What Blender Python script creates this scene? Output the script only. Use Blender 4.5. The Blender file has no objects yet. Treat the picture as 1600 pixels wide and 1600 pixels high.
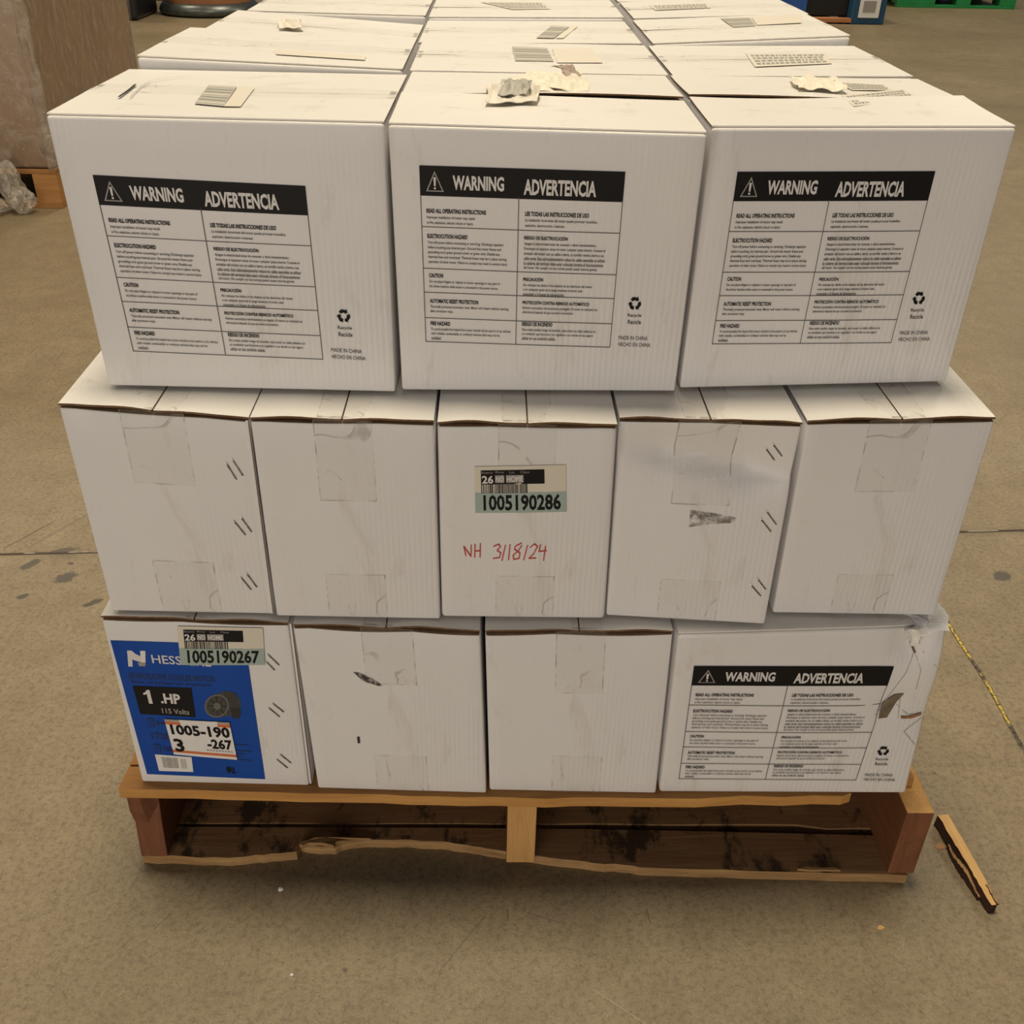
import bpy, math, random
import numpy as np
from mathutils import Matrix, Vector

# ------------------------------------------------------------------ camera, world, lights, exposure
S = bpy.context.scene
COL = S.collection
cd = bpy.data.cameras.new('camera'); cam = bpy.data.objects.new('camera', cd); COL.objects.link(cam)
F_PX = 1582.22
cd.sensor_width = 36; cd.sensor_fit = 'HORIZONTAL'; cd.lens = 36 * F_PX / 1600
cd.shift_x = 0.87 / 1600; cd.shift_y = 2.6 / 1600; cd.clip_end = 200
pi_, ya_, ro_ = -0.56849, 0.022347, 0.020669
fw = Vector((math.sin(ya_) * math.cos(pi_), math.cos(ya_) * math.cos(pi_), math.sin(pi_)))
rt = Vector((math.cos(ya_), -math.sin(ya_), 0)); up = rt.cross(fw)
r2 = math.cos(ro_) * rt + math.sin(ro_) * up; u2 = -math.sin(ro_) * rt + math.cos(ro_) * up
m3 = Matrix((r2, u2, -fw)).transposed()
cam.matrix_world = Matrix.Translation((0.4608, -0.87808, 1.12914)) @ m3.to_4x4()
S.camera = cam

w = bpy.data.worlds.new('warehouse'); S.world = w; w.use_nodes = True
w.node_tree.nodes['Background'].inputs[0].default_value = (0.92, 0.95, 1.0, 1)
w.node_tree.nodes['Background'].inputs[1].default_value = 0.022

def area(name, loc, sx, sy, power, color, target=None):
    l = bpy.data.lights.new(name, 'AREA'); l.shape = 'RECTANGLE'; l.size = sx; l.size_y = sy
    l.energy = power; l.color = color
    o = bpy.data.objects.new(name, l); COL.objects.link(o); o.location = loc
    if target is not None:
        o.rotation_euler = (Vector(target) - Vector(loc)).to_track_quat('-Z', 'Y').to_euler()
    return o
WARM = (1.0, 0.865, 0.655)
for x, y, p in ((0.3, 0.78, 95), (0.4, 7.5, 70), (-5.5, 3.0, 36), (6.0, 3.0, 24), (-5.0, 9.0, 55), (6.0, 9.0, 60)):
    area('high_bay_light', (x, y, 6.5), 1.6, 1.0, p, WARM)
area('front_fill_light', (-1.6, -6.5, 1.05), 5.0, 2.0, 57, (1.0, 0.89, 0.765), (0.4, 0, 0.5))  # added fill light behind the camera, brightens the carton fronts; no real door

S.view_settings.view_transform = 'Standard'; S.view_settings.look = 'None'
S.view_settings.exposure = 1.68; S.view_settings.gamma = 1; S.view_settings.use_curve_mapping = False

# ------------------------------------------------------------------ materials
def newmat(name, color=(.8, .8, .8), rough=.6, metal=0, spec=.5):
    m = bpy.data.materials.new(name); m.use_nodes = True
    b = m.node_tree.nodes['Principled BSDF']
    b.inputs['Base Color'].default_value = (*color, 1); b.inputs['Roughness'].default_value = rough
    b.inputs['Metallic'].default_value = metal; b.inputs['Specular IOR Level'].default_value = spec
    return m
class NT:
    def __init__(s, m): s.m = m; s.t = m.node_tree; s.b = s.t.nodes['Principled BSDF']
    def n(s, typ, **k):
        x = s.t.nodes.new(typ)
        for a, v in k.items():
            if a[0] == 'i': x.inputs[int(a[1:])].default_value = v
            else: setattr(x, a, v)
        return x
    def l(s, a, b): s.t.links.new(a, b)
    def coords(s, scale=(1, 1, 1), rot=(0, 0, 0), kind='Object'):
        c = s.n('ShaderNodeTexCoord'); mp = s.n('ShaderNodeMapping'); mp.inputs['Scale'].default_value = scale
        mp.inputs['Rotation'].default_value = rot
        s.l(c.outputs[kind], mp.inputs[0]); return mp.outputs[0]
    def noise(s, vec, scale, detail=4, rough=.55, dist=0):
        x = s.n('ShaderNodeTexNoise'); x.inputs['Scale'].default_value = scale; x.inputs['Detail'].default_value = detail
        x.inputs['Roughness'].default_value = rough; x.inputs['Distortion'].default_value = dist
        if vec is not None: s.l(vec, x.inputs['Vector'])
        return x.outputs['Fac']
    def ramp(s, fac, stops, interp='LINEAR'):
        r = s.n('ShaderNodeValToRGB'); r.color_ramp.interpolation = interp
        e = r.color_ramp.elements
        while len(e) < len(stops): e.new(.5)
        for q, (p, c) in zip(e, stops):
            q.position = p; q.color = (c, c, c, 1) if isinstance(c, (int, float)) else (*c, 1)
        s.l(fac, r.inputs[0]); return r.outputs[0]
    def mix(s, fac, a, b, mode='MIX'):
        x = s.n('ShaderNodeMix', data_type='RGBA', blend_type=mode)
        for sock, v in ((x.inputs[0], fac), (x.inputs[6], a), (x.inputs[7], b)):
            if hasattr(v, 'is_output'): s.l(v, sock)
            elif isinstance(v, (int, float)): sock.default_value = v
            else: sock.default_value = (*v, 1)
        return x.outputs[2]
    def math(s, op, a, b=0.0, c=0.0):
        x = s.n('ShaderNodeMath', operation=op)
        for i, v in enumerate((a, b, c)):
            if hasattr(v, 'is_output'): s.l(v, x.inputs[i])
            else: x.inputs[i].default_value = v
        return x.outputs[0]
    def bump(s, h, strength=.3, dist=.001, prev=None):
        x = s.n('ShaderNodeBump'); x.inputs['Strength'].default_value = strength; x.inputs['Distance'].default_value = dist
        s.l(h, x.inputs['Height'])
        if prev is not None: s.l(prev, x.inputs['Normal'])
        return x.outputs[0]

def carton_mat(name, base, dirt=.5, flute=.25):
    m = newmat(name, base, .42, 0, .35); t = NT(m)
    c = t.coords(); big = t.noise(c, 7, 5); fine = t.noise(t.coords((1, 1, .35)), 90, 4, .7)
    smear = t.noise(t.coords((1, 1, .3)), 22, 6, .7, .6)
    col = t.mix(t.ramp(big, [(.35, 0), (.75, .35)]), base, tuple(x * .93 for x in base))
    sm = t.math('MULTIPLY', t.ramp(smear, [(.56, 0), (.72, 1)]), dirt * .5)
    col = t.mix(sm, col, (.52, .46, .38))
    sp = t.math('MULTIPLY', t.ramp(fine, [(.73, 0), (.80, 1)]), dirt * .5)
    col = t.mix(sp, col, (.42, .36, .28))
    t.l(col, t.b.inputs['Base Color'])
    wv = t.n('ShaderNodeTexWave', wave_type='BANDS', bands_direction='X'); wv.inputs['Scale'].default_value = 55
    wv.inputs['Distortion'].default_value = .4; t.l(c, wv.inputs['Vector'])
    msk = t.ramp(t.noise(c, 5, 2), [(.45, .15), (.65, 1)])
    h = t.math('MULTIPLY', wv.outputs['Fac'], msk)
    b1 = t.bump(h, flute, .0006); b2 = t.bump(big, .35, .006, b1)
    t.l(b2, t.b.inputs['Normal'])
    return m
WHITE = carton_mat('white_carton', (.80, .785, .775), .75, .42)
TOPW = carton_mat('white_carton_dusty_top', (.80, .77, .72), 1.0, .12)
DUSTY = carton_mat('white_carton_flap', (.80, .77, .71), .9, .1)

def noisy_mat(name, c1, c2, scale, rough=.8, bump=.3, stretch=(1, 1, 1), dist=.002, metal=0):
    m = newmat(name, c1, rough, metal); t = NT(m); c = t.coords(stretch)
    n = t.noise(c, scale, 6, .65)
    t.l(t.mix(t.ramp(n, [(.3, 0), (.7, 1)]), c1, c2), t.b.inputs['Base Color'])
    t.l(t.bump(n, bump, dist), t.b.inputs['Normal']); return m
STAPLE = None
KRAFT = noisy_mat('kraft_edge', (.22, .125, .055), (.10, .05, .022), 120)
KRAFTIN = noisy_mat('kraft_inside', (.20, .12, .06), (.10, .055, .025), 60)
BLACKI = newmat('black_ink', (.009, .008, .008), .6, 0, .2)
INK = newmat('grey_black_ink', (.03, .028, .028), .5)
WHITEI = newmat('white_ink', (.72, .70, .68), .5)
GREYI = newmat('grey_ink', (.33, .31, .29), .5)
LINE = newmat('thin_line_ink', (.10, .095, .09), .5)
BLUE = noisy_mat('blue_print', (.006, .060, .34), (.010, .075, .38), 9, .55, .05)
BLUE.node_tree.nodes['Principled BSDF'].inputs['Specular IOR Level'].default_value = .2
BLUEINK = newmat('dark_blue_ink', (.01, .025, .10), .5)
TEAL = newmat('pale_teal_paper', (.36, .46, .42), .45)
CREAM = newmat('cream_paper', (.72, .67, .56), .5)
PAPER = newmat('white_paper', (.80, .79, .77), .5)
BARG = newmat('faded_grey_barcode', (.44, .42, .36), .6)
BARG2 = newmat('grey_barcode', (.30, .29, .27), .6)
ORANGEI = newmat('orange_ink', (.62, .16, .05), .5)
REDI = newmat('red_marker', (.55, .06, .04), .5)
STAPLE = noisy_mat('dark_staple_wire', (.05, .045, .04), (.40, .37, .33), 260, .35, .1, metal=.7)
MOTOR = newmat('printed_motor_grey', (.055, .055, .05), .5)
MOTORL = newmat('printed_motor_light', (.14, .14, .13), .5)
MOTORD = newmat('printed_motor_dark', (.02, .02, .02), .5)

def soft_mat(name, color, cover, scale, stretch=(1, 1, 1), rough=.7):
    m = newmat(name, color, rough); t = NT(m)
    n = t.noise(t.coords(stretch), scale, 6, .7)
    t.l(t.math('MULTIPLY', t.ramp(n, [(.38, 0), (.6, 1)]), cover), t.b.inputs['Alpha']); return m
SMUDGE = soft_mat('dark_smudge', (.14, .115, .085), .65, 110)

def tape_mat():
    m = newmat('clear_packing_tape', (.70, .66, .58), .16, 0, .5); t = NT(m)
    g = t.n('ShaderNodeTexCoord'); sep = t.n('ShaderNodeSeparateXYZ'); t.l(g.outputs['UV'], sep.inputs[0])
    def edge(o, wd):
        a = t.math('MINIMUM', o, t.math('SUBTRACT', 1.0, o)); return t.math('LESS_THAN', a, wd)
    e = t.math('MAXIMUM', edge(sep.outputs[0], .022), edge(sep.outputs[1], .012))
    c = t.coords()
    e = t.math('MULTIPLY', e, t.ramp(t.noise(c, 45, 3), [(.42, 0), (.6, .75)]))
    n = t.noise(t.coords((1, 1, .45)), 15, 2.5, .5, .8)
    band = t.math('SUBTRACT', n, .5); band = t.math('ABSOLUTE', band); band = t.math('LESS_THAN', band, .0065)
    crease = t.math('MULTIPLY', band, t.ramp(t.noise(c, 28, 3), [(.45, 0), (.62, .55)]))
    d = t.math('MAXIMUM', e, crease)
    t.l(t.mix(d, (.70, .66, .58), (.22, .19, .15)), t.b.inputs['Base Color'])
    t.l(t.math('MAXIMUM', t.math('MULTIPLY', d, .62), .07), t.b.inputs['Alpha'])
    t.l(t.bump(t.noise(c, 40, 3, .6, .5), .5, .002), t.b.inputs['Normal']); return m
TAPE = tape_mat()

def wood_mat(name, c1, c2, axis='x', stain=.0, rough=.75):
    m = newmat(name, c1, rough, 0, .3); t = NT(m)
    sc = (1.5, 22, 22) if axis == 'x' else (22, 1.5, 22) if axis == 'y' else (22, 22, 1.5)
    g = t.noise(t.coords(sc), 4, 6, .65, .6); c = t.coords()
    col = t.mix(t.ramp(g, [(.3, 0), (.7, 1)]), c1, c2)
    g2 = t.noise(t.coords(tuple(3 * s for s in sc)), 6, 3, .6)
    col = t.mix(t.ramp(g2, [(.55, 0), (.75, .5)]), col, tuple(x * .5 for x in c1))
    if stain:
        k = t.noise(t.coords((1.6, .8, 1)), 14, 6, .7)
        col = t.mix(t.math('MULTIPLY', t.ramp(k, [(.53, 0), (.61, 1)]), stain), col, (.022, .017, .012))
    t.l(col, t.b.inputs['Base Color']); t.l(t.bump(g, .4, .0015), t.b.inputs['Normal']); return m
WOOD = wood_mat('pallet_wood', (.46, .235, .075), (.33, .155, .045))
WOODB = wood_mat('stained_pallet_wood', (.44, .26, .12), (.32, .17, .075), 'x', .8)
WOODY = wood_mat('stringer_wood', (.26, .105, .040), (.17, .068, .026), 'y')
ENDG = wood_mat('pale_end_grain', (.68, .40, .15), (.52, .28, .09), 'z')
DECKE = wood_mat('orange_deck_edge', (.62, .33, .10), (.45, .22, .06))
REDEND = wood_mat('red_brown_end_grain', (.25, .10, .045), (.16, .06, .028), 'z', .2)
SPLW = wood_mat('fresh_split_wood', (.72, .47, .20), (.58, .33, .12), 'y')
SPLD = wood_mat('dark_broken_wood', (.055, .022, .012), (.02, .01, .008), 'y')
SPLE = wood_mat('raw_splintered_edge', (.50, .31, .13), (.24, .125, .05), 'x')

# ------------------------------------------------------------------ mesh helpers
class MB:
    def __init__(s): s.v = []; s.f = []; s.m = []; s.mats = []; s.uv = {}
    def mi(s, mat):
        if mat not in s.mats: s.mats.append(mat)
        return s.mats.index(mat)
    def add(s, vs, fs, mat, uvs=None):
        b = len(s.v); s.v += [tuple(float(c) for c in q) for q in vs]
        for i, f in enumerate(fs):
            mt = mat[i] if isinstance(mat, list) else mat
            if uvs is not None: s.uv[len(s.f)] = [uvs[k] for k in f]
            s.f.append([b + k for k in f]); s.m.append(s.mi(mt))
        return s
    def build(s, name, parent=None, origin=None, smooth=False):
        me = bpy.data.meshes.new(name)
        o = np.array(origin if origin is not None else (parent.location if parent else (0, 0, 0)), float)
        V = np.array(s.v, float).reshape(-1, 3) - o
        me.from_pydata([tuple(q) for q in V], [], s.f); me.update()
        for m in s.mats: me.materials.append(m)
        me.polygons.foreach_set('material_index', s.m)
        if smooth: me.polygons.foreach_set('use_smooth', [True] * len(s.f))
        if s.uv:
            lay = me.uv_layers.new(name='UVMap')
            for p in me.polygons:
                if p.index in s.uv:
                    for li, uvv in zip(p.loop_indices, s.uv[p.index]): lay.data[li].uv = uvv
        ob = bpy.data.objects.new(name, me); COL.objects.link(ob)
        if parent is not None:
            ob.parent = parent
            if origin is not None: ob.location = Vector(o) - parent.location
        else: ob.location = o
        return ob

def tag(o, label, cat, group=None, kind=None):
    o['label'] = label; o['category'] = cat
    if group: o['group'] = group
    if kind: o['kind'] = kind
    return o
def empty(name, loc):
    o = bpy.data.objects.new(name, None); COL.objects.link(o); o.location = loc; o.empty_display_size = .05
    return o

def axis_pts(L, r, n):
    if r <= 0: return list(np.linspace(0, L, n + 1))
    return [0, r * .35, r] + list(np.linspace(r, L - r, n + 1)[1:-1]) + [L - r, L - r * .35, L]
def rbox(W, D, H, r=.003, nx=1, ny=1, nz=1):
    """rounded box as six grids; returns verts and dict side->faces"""
    X, Y, Z = axis_pts(W, r, nx), axis_pts(D, r, ny), axis_pts(H, r, nz)
    idx = {}; vs = []; F = {k: [] for k in ('front', 'back', 'left', 'right', 'top', 'bottom')}
    def vid(i, j, k):
        q = (i, j, k)
        if q not in idx:
            p = np.array((X[i], Y[j], Z[k]), float)
            if r > 0:
                c = np.clip(p, r, (W - r, D - r, H - r)); dlt = p - c; n = np.linalg.norm(dlt)
                if n > 1e-9: p = c + dlt / n * r
            idx[q] = len(vs); vs.append(p)
        return idx[q]
    a, b, c = len(X) - 1, len(Y) - 1, len(Z) - 1
    for i in range(a):
        for k in range(c):
            F['front'].append([vid(i, 0, k), vid(i + 1, 0, k), vid(i + 1, 0, k + 1), vid(i, 0, k + 1)])
            F['back'].append([vid(i + 1, b, k), vid(i, b, k), vid(i, b, k + 1), vid(i + 1, b, k + 1)])
        for j in range(b):
            F['top'].append([vid(i, j, c), vid(i + 1, j, c), vid(i + 1, j + 1, c), vid(i, j + 1, c)])
            F['bottom'].append([vid(i, j + 1, 0), vid(i + 1, j + 1, 0), vid(i + 1, j, 0), vid(i, j, 0)])
    for j in range(b):
        for k in range(c):
            F['left'].append([vid(0, j + 1, k), vid(0, j, k), vid(0, j, k + 1), vid(0, j + 1, k + 1)])
            F['right'].append([vid(a, j, k), vid(a, j + 1, k), vid(a, j + 1, k + 1), vid(a, j, k + 1)])
    return np.array(vs), F

# ------------------------------------------------------------------ lettering
_tc = {}
def glyphs(txt, bold):
    key = (txt, bold)
    if key in _tc: return _tc[key]
    cu = bpy.data.curves.new('t', 'FONT'); cu.body = txt; cu.resolution_u = 2; cu.offset = bold; cu.fill_mode = 'FRONT'
    o = bpy.data.objects.new('t', cu); COL.objects.link(o)
    dg = bpy.context.evaluated_depsgraph_get(); dg.update()
    me = o.evaluated_get(dg).to_mesh()
    v = np.array([q.co[:2] for q in me.vertices]); f = [list(p.vertices) for p in me.polygons]
    o.evaluated_get(dg).to_mesh_clear(); bpy.data.objects.remove(o); bpy.data.curves.remove(cu)
    v = (v - v.min(0)) / (v.max(0) - v.min(0)); v[:, 1] = 1 - v[:, 1]
    _tc[key] = (v, f); return _tc[key]
class Decal:
    """flat artwork in unit coordinates (x right, y down); items stack in thin layers"""
    def __init__(s): s.it = []
    def raw(s, v, f, mat, lay): s.it.append((np.array(v, float), f, mat, lay)); return s
    def rect(s, x0, y0, x1, y1, mat, lay=0, n=1):
        xs = np.linspace(x0, x1, n + 1); ys = np.linspace(y0, y1, n + 1)
        v = [(x, y) for y in ys for x in xs]
        f = [[j * (n + 1) + i, (j + 1) * (n + 1) + i, (j + 1) * (n + 1) + i + 1, j * (n + 1) + i + 1] for j in range(n) for i in range(n)]
        return s.raw(v, f, mat, lay)
    def poly(s, pts, mat, lay=0): return s.raw(pts, [list(range(len(pts)))], mat, lay)
    def ell(s, cx, cy, rx, ry, mat, lay=0, n=20, a=0):
        pts = []
        for k in range(n):
            t = -2 * math.pi * k / n; x, y = rx * math.cos(t), ry * math.sin(t)
            pts.append((cx + x * math.cos(a) - y * math.sin(a), cy + x * math.sin(a) + y * math.cos(a)))
        return s.poly(pts, mat, lay)
    def text(s, t, x0, y0, x1, y1, mat, lay=1, bold=0.0):
        v, f = glyphs(t, bold); return s.raw(np.array([x0, y0]) + v * np.array([x1 - x0, y1 - y0]), f, mat, lay)
    def stroke(s, pts, wd, mat, lay=1, asp=1.0):
        for a, b in zip(pts[:-1], pts[1:]):
            dx, dy = (b[0] - a[0]), (b[1] - a[1]) / asp; L = math.hypot(dx, dy) or 1
            nx, ny = -dy / L * wd / 2, dx / L * wd / 2 * asp; ex, ey = dx / L * wd * .3, dy / L * wd * .3 * asp
            s.poly([(a[0] + nx - ex, a[1] + ny - ey), (a[0] - nx - ex, a[1] - ny - ey), (b[0] - nx + ex, b[1] - ny + ey), (b[0] + nx + ex, b[1] + ny + ey)], mat, lay)
        return s
    def bars(s, x0, y0, x1, y1, mat, lay=1, n=26, seed=1):
        rr = random.Random(seed); x = x0; u = (x1 - x0) / (n * 2.1)
        while x < x1 - u:
            wd = u * rr.choice((.7, 1, 1.6, 2.2)); s.rect(x, y0, min(x + wd, x1), y1, mat, lay); x += wd + u * rr.choice((.6, .9, 1.4))
        return s
    def build(s, name, parent, quad, surf, off=.0007):
        """quad: TL,TR,BR,BL in surface (u,t); surf(u,t,off)->world"""
        TL, TR, BR, BL = [np.array(q) for q in quad]; mb = MB()
        for v, f, mat, lay in s.it:
            w_ = []
            for x, y in v:
                q = (1 - x) * (1 - y) * TL + x * (1 - y) * TR + x * y * BR + (1 - x) * y * BL
                w_.append(surf(q[0], q[1], off + lay * .00022))
            mb.add(w_, f, mat)
        return mb.build(name, parent)

def warning_panel():
    d = Decal(); K = BLACKI
    d.rect(0, 0, 1, .158, K, 0, 8)
    d.poly([(.03, .134), (.118, .134), (.074, .026)], GREYI, 1); d.poly([(.039, .128), (.109, .128), (.074, .041)], K, 2)
    d.poly([(.068, .058), (.070, .105), (.078, .105), (.080, .058)], WHITEI, 3); d.ell(.074, .116, .0055, .006, WHITEI, 3, 10)
    d.text('WARNING', .162, .045, .414, .122, WHITEI, 1, .035); d.text('ADVERTENCIA', .511, .052, .866, .136, WHITEI, 1, .035)
    for y in (.326, .560, .700, .853, 1.0): d.rect(0, y - .0022, 1, y + .0022, LINE, 0, 8)
    for x in (.0015, .487, .9985): d.rect(x - .0018, .15, x + .0018, 1, LINE, 0, 8)
    def blk(x, title, tx, ty, lines):
        d.text(title, x, ty - .012, tx, ty + .012, BLACKI, 1, .03)
        for t, x1, y in lines: d.text(t, x + .001, y - .009, x1, y + .0105, INK, 1, .012)
    blk(.028, 'READ ALL OPERATING INSTRUCTIONS', .325, .238, [('Improper installation of motor may result', .27, .274), ('in fire, explosion, electric shock or injury.', .262, .303)])
    blk(.520, 'LEE TODAS LAS INSTRUCCIONES DE USO', .838, .236, [('La instalación incorrecta del motor puede provocar incendios,', .882, .271), ('explosión, electrocución o lesiones.', .72, .300)])
    blk(.028, 'ELECTROCUTION HAZARD', .232, .376, [('Turn off power before connecting or servicing. Discharge capacitor', .415, .413), ('before touching any internal part. Ground the motor frame and', .402, .440), ('grounding cord, green ground screw or green wire. Disable any', .396, .467), ('thermal fuse and overload. Thermal fuses may be in place during', .430, .494), ('operation of other motor. Failure to comply may result in serious injury.', .436, .522)])
    blk(.518, 'RIESGO DE ELECTROCUCIÓN', .738, .364, [('Apague la electricidad antes de conectar o darle mantenimiento.', .885, .400), ('Descargue el capacitor antes de tocar cualquier pieza interna. Conecte el', .932, .427), ('armazón del motor con un cable a tierra, un tornillo verde a tierra o un', .926, .454), ('cable verde. Este sobrecalentamiento reduce los cables esenciales se utilicen', .934, .481), ('la cubierta del terminal debe estar colocada durante el funcionamiento', .927, .508), ('del motor. No cumplir con las normas puede causar lesiones graves.', .898, .535)])
    blk(.030, 'CAUTION', .103, .600, [('Do not place fingers or objects in motor openings or any part of', .398, .636), ('the driven machine while motor is connected to the power source.', .388, .664)])
    blk(.518, 'PRECAUCIÓN', .622, .600, [('No coloque los dedos ni los objetos en las aberturas del motor', .880, .636), ('o en cualquier parte de la carga mientras el motor esté', .828, .662), ('conectado a la fuente de alimentación.', .736, .688)])
    blk(.030, 'AUTOMATIC RESET PROTECTION', .285, .750, [('Thermally protected automatic reset. Motor will restart without warning', .445, .785), ('after protector trips.', .152, .812)])
    blk(.518, 'PROTECCIÓN CONTRA REINICIO AUTOMÁTICO', .870, .737, [('Reinicio automático térmicamente protegido. El motor se reiniciará sin', .914, .772), ('advertencia después de que se active el protector.', .790, .798)])
    blk(.030, 'FIRE HAZARD', .135, .886, [('To avoid possible fire hazard this motor should not be used in or by vehicles', .458, .922), ('with volatile, combustible or ordinary solvents that may not be', .400, .949), ('ventilated.', .085, .976)])
    blk(.518, 'RIESGO DE INCENDIO', .680, .870, [('Para evitar posible riesgo de incendio, este motor no debe utilizarse en', .914, .906), ('un ventilador que funcione a un regulador o en donde no sea seguro', .902, .932), ('utilizar en una condición aislada.', .700, .958)])
    return d
def recycle_panel():
    d = Decal(); cx, cy = .48, .20; R = .15; asp = .66
    for k in range(3):
        a = math.radians(90 + 120 * k)
        def P(ang, r): return (cx + r * math.cos(ang) * 1.12, cy - r * math.sin(ang) * asp * 1.12)
        a0, a1 = a + math.radians(50), a - math.radians(26)
        d.poly([P(a0, R), P(a0, R * .52), P(a + .12, R * .52), P(a1, R * .52), P(a1, R * 1.02), P(a + .35, R * 1.08)], BLACKI, 0)
        d.poly([P(a1 + .05, R * 1.22), P(a1 + .05, R * .36), P(a1 - .48, R * .80)], BLACKI, 0)
    d.text('Recycle', .30, .375, .68, .450, INK, 1, .01); d.text('Recicle', .31, .485, .68, .560, INK, 1, .01)
    d.text('MADE IN CHINA', .08, .775, .90, .845, INK, 1, 0); d.text('HECHO EN CHINA', .08, .895, .99, .965, INK, 1, 0)
    return d
WP = warning_panel(); RP = recycle_panel()
def inventory_label(num, seed):
    d = Decal(); d.rect(0, 0, 1, .56, CREAM, 0, 4); d.rect(0, .55, 1, 1, TEAL, 0, 4)
    d.rect(.07, .08, .765, .38, BLACKI, 1)
    for x0, x1, t in ((.08, .20, 'Item'), (.23, .33, 'Bay'), (.38, .44, 'Lot'), (.50, .60, 'Class')): d.text(t, x0, .10, x1, .15, GREYI, 2, 0)
    d.text('26', .08, .19, .205, .36, WHITEI, 2, .03); d.rect(.225, .185, .325, .345, GREYI, 2); d.rect(.345, .185, .535, .345, GREYI, 2)
    d.text('NO', .232, .205, .318, .325, WHITEI, 3, .02); d.text('HOME', .353, .205, .527, .325, WHITEI, 3, .02)
    d.bars(.07, .38, .58, .57, INK, 1, 34, seed)
    d.text(num, .09, .60, .94, .955, BLACKI, 1, .03); return d

# ------------------------------------------------------------------ cartons
FACES = {
'B0': [[0.0226, 0.0197, 0.1495], [0.2331, 0.0143, 0.1495], [0.2327, 0.0162, 0.4108], [0.0208, 0.0254, 0.4108]],
'B1': [[0.2449, 0.0102, 0.1495], [0.4564, 0.0028, 0.1495], [0.4481, 0.0037, 0.4108], [0.2382, 0.0129, 0.4108]],
'B2': [[0.4603, 0.008, 0.1495], [0.6697, 0.0037, 0.1495], [0.6647, 0.0059, 0.4108], [0.4538, 0.0038, 0.4108]],
'B3': [[0.674, 0.0058, 0.1495], [0.9867, 0.0051, 0.1495], [0.9786, 0.0171, 0.4108], [0.6693, -0.0019, 0.4108]],
'M0': [[0.0335, 0.0286, 0.4148], [0.2158, 0.0248, 0.4148], [0.2189, 0.0192, 0.6662], [0.0223, 0.0456, 0.6662]],
'M1': [[0.2193, 0.0214, 0.4148], [0.4033, 0.0176, 0.4148], [0.4022, 0.0164, 0.6662], [0.2201, 0.0192, 0.6662]],
'M2': [[0.4046, 0.0211, 0.4148], [0.5887, 0.0196, 0.4148], [0.5839, 0.0123, 0.6662], [0.4055, 0.0138, 0.6662]],
'M3': [[0.5908, 0.0265, 0.4148], [0.7687, 0.0123, 0.4148], [0.7706, 0.0206, 0.6662], [0.5873, 0.0275, 0.6662]],
'M4': [[0.7822, 0.0333, 0.4148], [0.9679, 0.0306, 0.4148], [0.9722, 0.0363, 0.6662], [0.7763, 0.0248, 0.6662]],
'T0': [[0.0637, 0.0785, 0.6702], [0.3598, 0.0707, 0.6702], [0.3604, 0.08, 0.934], [0.0533, 0.0924, 0.934]],
'T1': [[0.3661, 0.0754, 0.6702], [0.6506, 0.0795, 0.6702], [0.6485, 0.0563, 0.934], [0.3643, 0.0749, 0.934]],
'T2': [[0.6565, 0.0873, 0.6702], [0.9473, 0.1105, 0.6702], [0.9461, 0.1043, 0.934], [0.6572, 0.0831, 0.934]]}

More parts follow.
